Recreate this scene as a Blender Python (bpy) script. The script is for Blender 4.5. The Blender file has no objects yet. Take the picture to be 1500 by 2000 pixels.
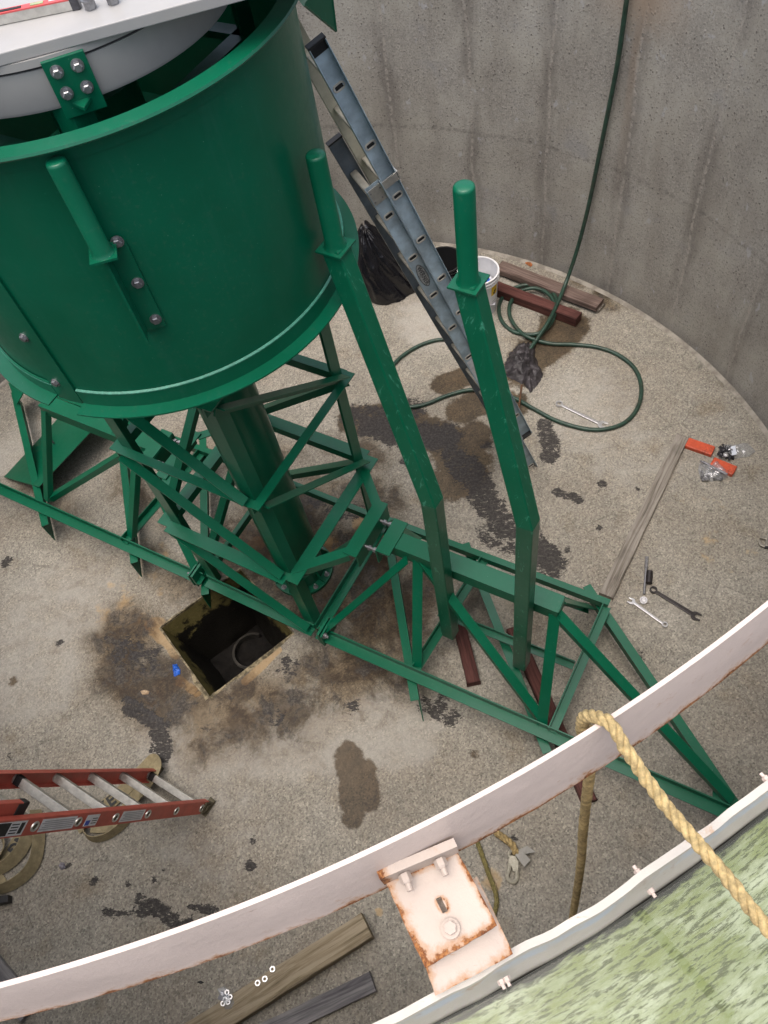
import bpy, math, random
import numpy as np
from mathutils import Vector, Matrix
random.seed(7)
SC = bpy.context.scene
COL = SC.collection
R = math.radians

# ------------------------------------------------------------------ camera
H = 5.0                                   # eye height above the tank floor (m)
NAD = np.array([985 - 750, 2000 - 1000, 1560.0]); NAD /= np.linalg.norm(NAD)
_z = -NAD
_x = np.array([1.0, 0, 0]); _x = _x - _z * (_x @ _z); _x /= np.linalg.norm(_x)
_y = np.cross(_z, _x)
RM = np.array([_x, _y, _z])               # camera (x right, y down, z forward) -> world
CAM = np.array([1.2270638, -2.7833217, H])
cd = bpy.data.cameras.new('camera'); camo = bpy.data.objects.new('camera', cd); COL.objects.link(camo)
cd.sensor_width = 36; cd.lens = 1560 / 2000 * 36; cd.clip_start = 0.05; cd.clip_end = 2000
mw = Matrix.Identity(4)
for i in range(3):
    mw[i][0] = RM[i, 0]; mw[i][1] = -RM[i, 1]; mw[i][2] = -RM[i, 2]; mw[i][3] = CAM[i]
camo.matrix_world = mw
SC.camera = camo

# ------------------------------------------------------------------ world, sun, exposure
SUN_EL, SUN_AZ = 80, 235                  # azimuth the light comes from (deg from +X)
world = bpy.data.worlds.new('World'); SC.world = world; world.use_nodes = True
wn = world.node_tree.nodes; wl = world.node_tree.links
sky = wn.new('ShaderNodeTexSky'); sky.sky_type = 'NISHITA'; sky.sun_disc = False
sky.sun_elevation = R(SUN_EL); sky.sun_rotation = R(90 - SUN_AZ)
sky.air_density = 0.9; sky.dust_density = 6.0; sky.ozone_density = 0.6
hs_ = wn.new('ShaderNodeHueSaturation'); hs_.inputs['Saturation'].default_value = .75
wl.new(sky.outputs[0], hs_.inputs['Color']); wl.new(hs_.outputs[0], wn['Background'].inputs[0]); wn['Background'].inputs[1].default_value = 0.15
sl = bpy.data.lights.new('sun', 'SUN'); sl.energy = 0.6; sl.angle = R(85); sl.color = (1, .96, .9)
so = bpy.data.objects.new('sun', sl); COL.objects.link(so)
sd = Vector((math.cos(R(SUN_AZ)) * math.cos(R(SUN_EL)), math.sin(R(SUN_AZ)) * math.cos(R(SUN_EL)), math.sin(R(SUN_EL))))
so.rotation_euler = sd.to_track_quat('Z', 'Y').to_euler()
so.location = (2, -5, 9)
SC.view_settings.view_transform = 'Standard'; SC.view_settings.look = 'None'
SC.view_settings.exposure = 0.93; SC.view_settings.gamma = 1

# ------------------------------------------------------------------ geometry helpers
def at(px, py, z=0.0):
    """point of the plan seen in the survey photo at image position px,py on the level z"""
    d = RM @ np.array([(px - 750) / 1560, (py - 1000) / 1560, 1.0])
    return CAM + d * ((z - CAM[2]) / d[2])

def nrm(v):
    v = np.asarray(v, float); return v / (np.linalg.norm(v) + 1e-12)

V3 = lambda *a: np.array(a, float)
UP = V3(0, 0, 1)

class MB:
    def __init__(s): s.v = []; s.f = []; s.m = []; s.mi = 0
    def add(s, vs, fs):
        b = len(s.v); s.v += [tuple(map(float, p)) for p in vs]; s.f += [tuple(b + i for i in f) for f in fs]; s.m += [s.mi] * len(fs)
        return s
    def prism(s, poly, vec):
        """closed polygon (3d points) extruded along vec"""
        n = len(poly); a = [np.asarray(p, float) for p in poly]; b = [p + vec for p in a]
        nn = np.zeros(3)
        for i in range(n): nn += np.cross(a[i], a[(i + 1) % n])
        fs = [tuple(range(n)), tuple(range(2 * n - 1, n - 1, -1))] + [(i, i + n, (i + 1) % n + n, (i + 1) % n) for i in range(n)]
        if nn @ np.asarray(vec) > 0: fs = [tuple(reversed(f)) for f in fs]
        return s.add(a + b, fs)
    def box(s, c, u, v, w):
        """centre and three half vectors"""
        c, u, v, w = (np.asarray(k, float) for k in (c, u, v, w))
        return s.prism([c - u - v - w, c + u - v - w, c + u + v - w, c - u + v - w], 2 * w)
    def bar(s, p0, p1, w, h, up=UP):
        p0, p1 = np.asarray(p0, float), np.asarray(p1, float); d = nrm(p1 - p0)
        sd = np.cross(d, up)
        if np.linalg.norm(sd) < 1e-4: sd = np.cross(d, V3(1, 0, 0))
        sd = nrm(sd); uu = np.cross(sd, d)
        return s.prism([p0 - sd * w / 2 - uu * h / 2, p0 + sd * w / 2 - uu * h / 2, p0 + sd * w / 2 + uu * h / 2, p0 - sd * w / 2 + uu * h / 2], p1 - p0)
    def angle(s, p0, p1, u, v, w=.06, t=.007, w2=None):
        """angle iron: heel along p0-p1, legs pointing along u and v"""
        p0, p1 = np.asarray(p0, float), np.asarray(p1, float); d = nrm(p1 - p0); w2 = w2 or w
        u = np.asarray(u, float); u = nrm(u - d * (u @ d)); v = np.asarray(v, float); v = nrm(v - d * (v @ d) - u * (v @ u))
        pr = [(0, 0), (w, 0), (w, t), (t, t), (t, w2), (0, w2)]
        return s.prism([p0 + u * a + v * b for a, b in pr], p1 - p0)
    def cyl(s, p0, p1, r, n=16, r1=None, cap=True):
        p0, p1 = np.asarray(p0, float), np.asarray(p1, float); d = nrm(p1 - p0); r1 = r if r1 is None else r1
        a = nrm(np.cross(d, UP if abs(d[2]) < .9 else V3(1, 0, 0))); b = np.cross(d, a)
        cs = [(a * math.cos(2 * math.pi * i / n) + b * math.sin(2 * math.pi * i / n)) for i in range(n)]
        vs = [p0 + c * r for c in cs] + [p1 + c * r1 for c in cs]
        fs = [(i, (i + 1) % n, (i + 1) % n + n, i + n) for i in range(n)]
        if cap: fs += [tuple(range(n - 1, -1, -1)), tuple(range(n, 2 * n))]
        return s.add(vs, fs)
    def tube(s, path, r, n=10, cap=True):
        P = [np.asarray(p, float) for p in path]; k = len(P); vs = []
        T = [nrm(P[min(i + 1, k - 1)] - P[max(i - 1, 0)]) for i in range(k)]
        a = nrm(np.cross(T[0], UP if abs(T[0][2]) < .9 else V3(1, 0, 0)))
        for i in range(k):
            a = nrm(a - T[i] * (a @ T[i])); b = np.cross(T[i], a); rr = r[i] if hasattr(r, '__len__') else r
            vs += [P[i] + (a * math.cos(2 * math.pi * j / n) + b * math.sin(2 * math.pi * j / n)) * rr for j in range(n)]
        fs = [(i * n + j, i * n + (j + 1) % n, (i + 1) * n + (j + 1) % n, (i + 1) * n + j) for i in range(k - 1) for j in range(n)]
        if cap: fs += [tuple(range(n - 1, -1, -1)), tuple(range((k - 1) * n, k * n))]
        return s.add(vs, fs)
    def lathe(s, prof, c=(0, 0, 0), n=96, a0=0, a1=360, closed=True):
        """profile of (r, z) swept round the vertical through c; closed = the profile is a loop"""
        full = abs(a1 - a0) >= 359.9; m = n if full else n + 1; k = len(prof); c = np.asarray(c, float)
        vs = []
        for i in range(m):
            a = R(a0 + (a1 - a0) * i / n)
            vs += [(c[0] + r * math.cos(a), c[1] + r * math.sin(a), c[2] + z) for r, z in prof]
        fs = []
        for i in range(n):
            i2 = (i + 1) % m
            for j in range(k if closed else k - 1):
                j2 = (j + 1) % k
                fs.append((i * k + j, i2 * k + j, i2 * k + j2, i * k + j2))
        if not full and closed: fs += [tuple(range(k - 1, -1, -1)), tuple(range((m - 1) * k, m * k))]
        return s.add(vs, fs)
    def bolt(s, p, n, r=.016, h=.014, washer=True, tip=0.0):
        """hex head (or nut) on a washer, standing on p along n"""
        p = np.asarray(p, float); n = nrm(n); q = p
        if washer: s.cyl(p, p + n * .004, r * 1.45, 18); q = p + n * .004
        s.cyl(q, q + n * h * .8, r * 1.08, 6); s.cyl(q + n * h * .8, q + n * h, r * 1.08, 6, r * .85)
        if tip: s.cyl(q + n * h, q + n * (h + tip), r * .55, 10)
        return s
    def build(s, name, mat, parent=None, origin=None, smooth=None, bevel=0, attrs=None):
        vs = np.array(s.v, float)
        if parent is not None: o0 = root_loc(parent)
        elif origin is not None: o0 = np.asarray(origin, float)
        else: o0 = V3((vs[:, 0].min() + vs[:, 0].max()) / 2, (vs[:, 1].min() + vs[:, 1].max()) / 2, vs[:, 2].min())
        me = bpy.data.meshes.new(name); me.from_pydata([tuple(p) for p in vs - o0], [], s.f)
        for mm in (mat if isinstance(mat, (list, tuple)) else [mat]): me.materials.append(mm)
        if any(s.m): me.polygons.foreach_set('material_index', s.m)
        if attrs:
            for k, fn in attrs.items():
                at_ = me.attributes.new(k, 'FLOAT', 'POINT'); at_.data.foreach_set('value', np.asarray(fn(vs), np.float32))
        me.validate(); me.update()
        if smooth is not None:
            me.polygons.foreach_set('use_smooth', [True] * len(me.polygons))
            if smooth < 180: me.set_sharp_from_angle(angle=R(smooth))
        o = bpy.data.objects.new(name, me); COL.objects.link(o)
        if parent is not None: o.parent = parent
        else: o.location = o0
        if bevel:
            b = o.modifiers.new('bevel', 'BEVEL'); b.width = bevel; b.segments = 2; b.limit_method = 'ANGLE'; b.angle_limit = R(40)
        return o

def root_loc(o):
    while o.parent is not None: o = o.parent
    return np.array(o.location)

def tag(o, label, cat, group=None):
    o['label'] = label; o['category'] = cat
    if group: o['group'] = group
    return o

def thing(name, label, cat, loc, group=None):
    o = bpy.data.objects.new(name, None); COL.objects.link(o); o.location = tuple(map(float, loc)); o.empty_display_size = .1
    return tag(o, label, cat, group)

def smoothpath(pts, n=8):
    P = [np.asarray(p, float) for p in pts]; P = [2 * P[0] - P[1]] + P + [2 * P[-1] - P[-2]]; out = []
    for i in range(1, len(P) - 2):
        for k in range(n):
            t = k / n; a, b, c, d = P[i - 1], P[i], P[i + 1], P[i + 2]
            out.append(.5 * ((2 * b) + (-a + c) * t + (2 * a - 5 * b + 4 * c - d) * t * t + (-a + 3 * b - 3 * c + d) * t ** 3))
    out.append(P[-2]); return out

def _h(ix, iy, sd):
    n = (ix.astype(np.int64) * 374761393 + iy.astype(np.int64) * 668265263 + sd * 974711) & 0x7fffffff
    n = ((n ^ (n >> 13)) * 1274126177) & 0x7fffffff
    return ((n ^ (n >> 16)) & 0xffff) / 65535.0
def vnoise(x, y, sd=0):
    x = np.asarray(x, float); y = np.asarray(y, float); ix = np.floor(x); iy = np.floor(y); fx = x - ix; fy = y - iy
    fx = fx * fx * (3 - 2 * fx); fy = fy * fy * (3 - 2 * fy)
    a = _h(ix, iy, sd); b = _h(ix + 1, iy, sd); c = _h(ix, iy + 1, sd); d = _h(ix + 1, iy + 1, sd)
    return (a * (1 - fx) + b * fx) * (1 - fy) + (c * (1 - fx) + d * fx) * fy
def fbm(x, y, sd=0, o=4):
    t = 0; a = .5
    for i in range(o): t = t + a * vnoise(np.asarray(x) * 2 ** i, np.asarray(y) * 2 ** i, sd + i * 17); a *= .5
    return t / (1 - .5 ** o)

def text_part(txt, size, mat, origin, xdir, ydir, parent, name='lettering', depth=.0006, stretch=1.0, bold=0.0):
    cu = bpy.data.curves.new('txt', 'FONT'); cu.body = txt; cu.size = size; cu.align_x = 'CENTER'; cu.align_y = 'CENTER'; cu.extrude = depth; cu.offset = bold
    to = bpy.data.objects.new('txt', cu); COL.objects.link(to); bpy.context.view_layer.update()
    dg = bpy.context.evaluated_depsgraph_get(); me = bpy.data.meshes.new_from_object(to.evaluated_get(dg))
    bpy.data.objects.remove(to)
    x = nrm(xdir); y = np.asarray(ydir, float); y = nrm(y - x * (y @ x)); z = np.cross(x, y)
    o0 = root_loc(parent); me.name = name
    for v in me.vertices:
        p = np.asarray(origin) + x * v.co.x * stretch + y * v.co.y + z * v.co.z - o0; v.co = tuple(p)
    me.materials.clear(); me.materials.append(mat)
    o = bpy.data.objects.new(name, me); COL.objects.link(o); o.parent = parent
    return o

# ------------------------------------------------------------------ material helpers
class NT:
    def __init__(s, name):
        s.mat = bpy.data.materials.new(name); s.mat.use_nodes = True; s.t = s.mat.node_tree; s.n = s.t.nodes
        s.bsdf = s.n['Principled BSDF']; s.out = s.n['Material Output']; s._co = {}
    def new(s, ty, **kw):
        nd = s.n.new(ty)
        for k, v in kw.items(): setattr(nd, k, v)
        return nd
    def put(s, sock, v):
        if hasattr(v, 'is_linked') or isinstance(v, bpy.types.NodeSocket): s.t.links.new(v, sock)
        else:
            if isinstance(v, (tuple, list)) and len(v) == 3 and sock.type == 'RGBA': v = (*v, 1)
            sock.default_value = v
    def co(s, kind='Object'):
        if kind not in s._co: s._co[kind] = s.new('ShaderNodeTexCoord')
        return s._co[kind].outputs[kind]
    def pos(s):
        return s.new('ShaderNodeNewGeometry').outputs['Position']
    def map(s, vec, scale=(1, 1, 1), loc=(0, 0, 0), rot=(0, 0, 0)):
        m = s.new('ShaderNodeMapping'); s.put(m.inputs[0], vec); m.inputs['Scale'].default_value = scale; m.inputs['Location'].default_value = loc; m.inputs['Rotation'].default_value = rot
        return m.outputs[0]
    def noise(s, vec, sc, det=4, ro=.55, dist=0, out=0):
        n = s.new('ShaderNodeTexNoise'); s.put(n.inputs['Vector'], vec); n.inputs['Scale'].default_value = sc; n.inputs['Detail'].default_value = det; n.inputs['Roughness'].default_value = ro; n.inputs['Distortion'].default_value = dist
        return n.outputs[out]
    def voro(s, vec, sc, feat='F1', rnd=1.0, out=0):
        n = s.new('ShaderNodeTexVoronoi', feature=feat); s.put(n.inputs['Vector'], vec); n.inputs['Scale'].default_value = sc; n.inputs['Randomness'].default_value = rnd
        return n.outputs[out]
    def ramp(s, fac, stops, interp='LINEAR'):
        r = s.new('ShaderNodeValToRGB'); r.color_ramp.interpolation = interp; e = r.color_ramp.elements
        while len(e) < len(stops): e.new(.5)
        for i, (p, c) in enumerate(stops):
            e[i].position = p; e[i].color = (*c, 1) if isinstance(c, (tuple, list)) else (c, c, c, 1)
        s.put(r.inputs[0], fac); return r.outputs[0]
    def mix(s, fac, a, b, blend='MIX'):
        m = s.new('ShaderNodeMix', data_type='RGBA', blend_type=blend); s.put(m.inputs[0], fac); s.put(m.inputs[6], a); s.put(m.inputs[7], b); return m.outputs[2]
    def math(s, op, a, b=0.0, c=None, clamp=False):
        m = s.new('ShaderNodeMath', operation=op, use_clamp=clamp); s.put(m.inputs[0], a); s.put(m.inputs[1], b)
        if c is not None: s.put(m.inputs[2], c)
        return m.outputs[0]
    def step(s, v, lo, hi, a=0.0, b=1.0):
        m = s.new('ShaderNodeMapRange', interpolation_type='SMOOTHSTEP'); s.put(m.inputs[0], v); m.inputs[1].default_value = lo; m.inputs[2].default_value = hi; m.inputs[3].default_value = a; m.inputs[4].default_value = b; return m.outputs[0]
    def attr(s, name):
        return s.new('ShaderNodeAttribute', attribute_name=name).outputs['Fac']
    def bump(s, h, strength=.3, dist=.01, prev=None):
        b = s.new('ShaderNodeBump'); b.inputs['Strength'].default_value = strength; b.inputs['Distance'].default_value = dist; s.put(b.inputs['Height'], h)
        if prev is not None: s.put(b.inputs['Normal'], prev)
        return b.outputs[0]
    def set(s, **kw):
        for k, v in kw.items(): s.put(s.bsdf.inputs[{'color': 'Base Color', 'rough': 'Roughness', 'metal': 'Metallic', 'normal': 'Normal', 'coat': 'Coat Weight', 'coatr': 'Coat Roughness', 'spec': 'Specular IOR Level', 'alpha': 'Alpha', 'trans': 'Transmission Weight', 'sheen': 'Sheen Weight'}[k]], v)
        return s.mat

def simple(name, col, rough=.5, metal=0, var=.12, sc=14, bump=0.0, spec=.5, dirt=None, dirtamt=.5):
    t = NT(name); p = t.co()
    n = t.noise(p, sc, 5, .6); n2 = t.noise(p, sc * 6, 3, .6)
    c = t.mix(t.step(n, .3, .75), tuple(k * (1 - var) for k in col), tuple(min(1, k * (1 + var)) for k in col))
    if dirt: c = t.mix(t.math('MULTIPLY', t.step(t.noise(p, sc * .6, 6, .7), .5, .72), dirtamt), c, dirt)
    r = t.math('MULTIPLY_ADD', n2, .25, rough - .12, clamp=True)
    kw = dict(color=c, rough=r, metal=metal, spec=spec)
    if bump: kw['normal'] = t.bump(n2, bump, .004)
    return t.set(**kw)

def mk_green(name='green_paint', scuff=.30, thr=.69):
    t = NT(name); p = t.pos()
    n = t.noise(p, 2.2, 4, .6); n2 = t.noise(p, 30, 5, .65); n3 = t.noise(p, 140, 3, .6)
    c = t.mix(t.step(n, .3, .7), (.0005, .088, .042), (.001, .107, .054))
    c = t.mix(t.math('MULTIPLY', t.step(n2, .62, .74), .22), c, (.01, .15, .10))
    sc = t.noise(t.map(p, (9, 60, 9), rot=(.4, .2, .7)), 1.4, 5, .7)
    c = t.mix(t.math('MULTIPLY', t.step(sc, thr, thr + .05), scuff), c, (.07, .30, .20))
    dn = t.noise(p, 7, 6, .7)
    c = t.mix(t.math('MULTIPLY', t.step(dn, .56, .76), .14), c, (.02, .07, .05))
    st = t.noise(t.map(p, (16, 16, 1.1)), 1.3, 6, .72); c = t.mix(t.math('MULTIPLY', t.step(st, .54, .70), .16), c, (.025, .12, .085))
    du = t.noise(p, 55, 5, .75); c = t.mix(t.math('MULTIPLY', t.math('MULTIPLY', t.step(du, .54, .66), t.step(n, .42, .62)), .16), c, (.10, .14, .10))
    sp = t.voro(p, 26, out=0)
    c = t.mix(t.math('MULTIPLY', t.step(sp, .05, .02), .55), c, (.20, .34, .27))
    r = t.math('ADD', t.math('MULTIPLY', n2, .22), .23)
    return t.set(color=c, rough=r, spec=.36, coat=.10, coatr=.12, normal=t.bump(n3, .05, .003, t.bump(n, .06, .03)))

def mk_wood(name, a, b, axis='x', rough=.75, grain=1.0, knots=True):
    t = NT(name); p = t.co()
    s = {'x': (1.5, 26, 26), 'y': (26, 1.5, 26)}[axis]
    v = t.map(p, tuple(k * grain for k in s))
    n = t.noise(v, 1.6, 6, .65, .6); n2 = t.noise(t.map(p, tuple(k * 3 * grain for k in s)), 2.0, 4, .7); n3 = t.noise(p, 4, 3, .6)
    c = t.ramp(n, [(.28, tuple(k * .35 for k in a)), (.42, a), (.6, b), (.78, tuple(k * .8 for k in b))])
    c = t.mix(t.step(n2, .5, .8, 0, .55), c, tuple(k * .4 for k in a))
    c = t.mix(t.step(n3, .52, .75, 0, .45), c, tuple(k * .55 for k in a))
    return t.set(color=c, rough=rough, normal=t.bump(n2, .5, .004, t.bump(n, .4, .006)), spec=.25)

def mk_rusty(name, paint, rough=.42, amt=1.0, patch=None, grain=.8):
    t = NT(name); p = t.pos(); e = t.attr('rust')
    n = t.noise(p, 22, 6, .68); n2 = t.noise(p, 90, 5, .7); n3 = t.noise(p, 9, 4, .6)
    m = t.math('ADD', e, t.math('MULTIPLY', t.math('SUBTRACT', n, .5), 1.5))
    m = t.math('ADD', m, t.math('MULTIPLY', t.math('SUBTRACT', n2, .5), grain))
    halo = t.math('MULTIPLY', t.step(m, .30, .72), t.step(e, .0, .1)); core = t.step(m, .64, .76)
    streak = t.noise(t.map(p, (5, 34, 30), rot=(0, 0, R(-30))), 2.2, 6, .75); n5 = t.noise(p, 220, 4, .75)
    c = t.mix(t.step(n3, .35, .7), tuple(k * .9 for k in paint), paint)
    c = t.mix(t.step(n2, .66, .74, 0, .5), c, tuple(min(1, k * 1.3) for k in paint))
    if patch:
        sz_ = t.new('ShaderNodeSeparateXYZ'); t.put(sz_.inputs[0], p); zz_ = sz_.outputs[2]
        bd = t.math('MULTIPLY', t.step(t.math('ABSOLUTE', t.math('SUBTRACT', t.math('ADD', zz_, t.math('MULTIPLY', n3, .03)), 3.69)), .03, .012), t.step(n3, .4, .55)); c = t.mix(t.math('MULTIPLY', bd, .8), c, patch)
    c = t.mix(t.math('MULTIPLY', t.step(streak, .64, .70), t.math('MULTIPLY', t.step(n3, .42, .6), .75 * amt)), c, t.mix(t.step(n5, .45, .6), (.36, .17, .06), (.20, .15, .13)))
    c = t.mix(t.math('MULTIPLY', halo, .72), c, (.40, .215, .10))
    rc = t.ramp(t.math('ADD', t.math('MULTIPLY', n2, .5), t.math('MULTIPLY', n5, .5)), [(.36, (.035, .014, .007)), (.48, (.16, .055, .018)), (.6, (.36, .16, .055))])
    c = t.mix(core, c, rc)
    return t.set(color=c, rough=t.math('ADD', t.math('MULTIPLY', halo, .4), rough), normal=t.bump(m, .35, .003, t.bump(n2, .12, .002)), spec=.4)

def mk_floor():
    t = NT('concrete_floor'); p = t.pos()
    damp, res, tan, lite, pud = (t.attr(k) for k in ('damp', 'residue', 'tan', 'lite', 'puddle'))
    n1 = t.noise(p, 1.1, 6, .6); n2 = t.noise(p, 6.5, 6, .62); n3 = t.noise(p, 52, 4, .7); n4 = t.noise(p, 115, 3, .75)
    ag = t.voro(p, 100, out=1)                       # exposed aggregate, one tone per pebble
    agv = t.new('ShaderNodeRGBToBW'); t.put(agv.inputs[0], ag); agv = agv.outputs[0]
    c = t.ramp(n1, [(.3, (.225, .20, .165)), (.5, (.285, .265, .225)), (.68, (.33, .315, .278))])
    c = t.mix(t.step(n2, .35, .7, 0, .5), c, (.21, .205, .18))
    c = t.mix(t.step(t.noise(p, 2.7, 5, .6), .56, .74, 0, .5), c, (.19, .15, .10))
    c = t.mix(.75, c, t.ramp(agv, [(.0, (.16, .16, .16)), (.3, (.39, .38, .37)), (.6, (.53, .52, .50)), (.85, (.69, .68, .65)), (1, (.92, .89, .84))]), 'OVERLAY')
    c = t.mix(t.step(n4, .56, .65, 0, .62), c, (.06, .055, .048))
    c = t.mix(t.step(n3, .61, .70, 0, .55), c, (.50, .475, .41))
    cr = t.voro(t.map(p, (1, 1, 1)), 2.4, 'DISTANCE_TO_EDGE')
    crk = t.math('MULTIPLY', t.step(cr, .012, .004), t.step(t.noise(p, 3, 4, .6), .52, .6))
    c = t.mix(t.math('MULTIPLY', crk, .35), c, (.06, .055, .05))
    lm = t.step(t.math('ADD', lite, t.math('MULTIPLY', t.math('SUBTRACT', n2, .5), .9)), .25, .8, 0, .6)
    c = t.mix(lm, c, (.42, .40, .36))
    tm = t.step(t.math('ADD', tan, t.math('MULTIPLY', t.math('SUBTRACT', n2, .5), 1.1)), .35, .55)
    c = t.mix(t.math('MULTIPLY', tm, .8), c, t.mix(n3, (.36, .24, .12), (.5, .38, .22)))
    nd1 = t.noise(p, 3.1, 7, .68, .5); nd2 = t.noise(p, 13, 6, .7); nd3 = t.noise(t.map(p, (1, 1, 1), loc=(3, 7, 1)), 5.2, 7, .72, .6); nd4 = t.noise(t.map(p, (1, 1, 1), loc=(9, 2, 4)), 2.6, 6, .65, .4)
    soft = t.step(damp, .05, .75)
    c = t.mix(soft, c, t.mix(.9, c, t.mix(t.step(nd4, .42, .58), (.50, .40, .28), (.60, .575, .54)), 'MULTIPLY'))
    b1 = t.math('MULTIPLY', t.step(t.math('ADD', nd1, t.math('MULTIPLY', damp, .18)), .53, .70), t.step(damp, .12, .5))
    c = t.mix(b1, c, t.mix(.95, c, t.mix(t.step(nd2, .4, .6), (.22, .17, .115), (.36, .30, .225)), 'MULTIPLY'))
    b2 = t.math('MULTIPLY', t.step(t.math('ADD', nd3, t.math('MULTIPLY', damp, .14)), .60, .69), t.step(damp, .2, .6))
    c = t.mix(t.math('MULTIPLY', b2, .8), c, t.mix(t.step(n3, .42, .62), (.028, .025, .022), (.085, .075, .065)))
    pm_ = t.math('ADD', pud, t.math('MULTIPLY', t.math('SUBTRACT', nd2, .5), 1.25)); pm_ = t.math('ADD', pm_, t.math('MULTIPLY', t.math('SUBTRACT', nd3, .5), .8))
    pk_ = t.math('MULTIPLY', t.step(pm_, .20, .56), t.step(pud, .02, .1))
    c = t.mix(pk_, c, t.mix(.95, c, t.mix(t.step(nd3, .4, .62), (.30, .23, .15), (.19, .145, .095)), 'MULTIPLY'))
    dmk = t.math('MAXIMUM', t.math('MAXIMUM', t.math('MULTIPLY', soft, .4), b1), pk_)
    sm = t.math('MULTIPLY', t.step(t.noise(p, 5.5, 6, .7, .5), .56, .68), t.step(damp, -.2, .5, .12, .6)); c = t.mix(sm, c, (.11, .085, .06))
    flake = t.noise(t.map(p, (1, 1, 1), rot=(0, 0, .5)), 16, 6, .72, .4)
    grit = t.noise(t.map(p, (26, 95, 26), rot=(0, 0, .95)), 1.0, 4, .75)
    rm = t.math('ADD', res, t.math('MULTIPLY', t.math('SUBTRACT', flake, .5), 2.6))
    rm = t.math('ADD', rm, t.math('MULTIPLY', t.math('SUBTRACT', grit, .5), 1.7))
    hol = t.step(t.noise(t.map(p, (10, 44, 10), rot=(0, 0, .75)), 1.3, 6, .8), .36, .44)
    rmk = t.math('MULTIPLY', t.math('MULTIPLY', t.step(rm, .44, .52), t.step(res, .02, .12)), t.math('MAXIMUM', hol, t.step(res, .8, 1.0)))
    c = t.mix(t.math('MULTIPLY', rmk, .93), c, t.mix(t.step(n3, .4, .65), (.012, .011, .011), (.048, .043, .042)))
    r = t.math('SUBTRACT', .86, t.math('MULTIPLY', dmk, .30)); r = t.math('SUBTRACT', r, t.math('MULTIPLY', rmk, .12))
    h = t.math('ADD', t.math('MULTIPLY', n4, .5), t.math('MULTIPLY', agv, .6)); h = t.math('ADD', h, t.math('MULTIPLY', rmk, .6))
    return t.set(color=c, rough=r, normal=t.bump(h, .45, .004), spec=.35)

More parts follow.
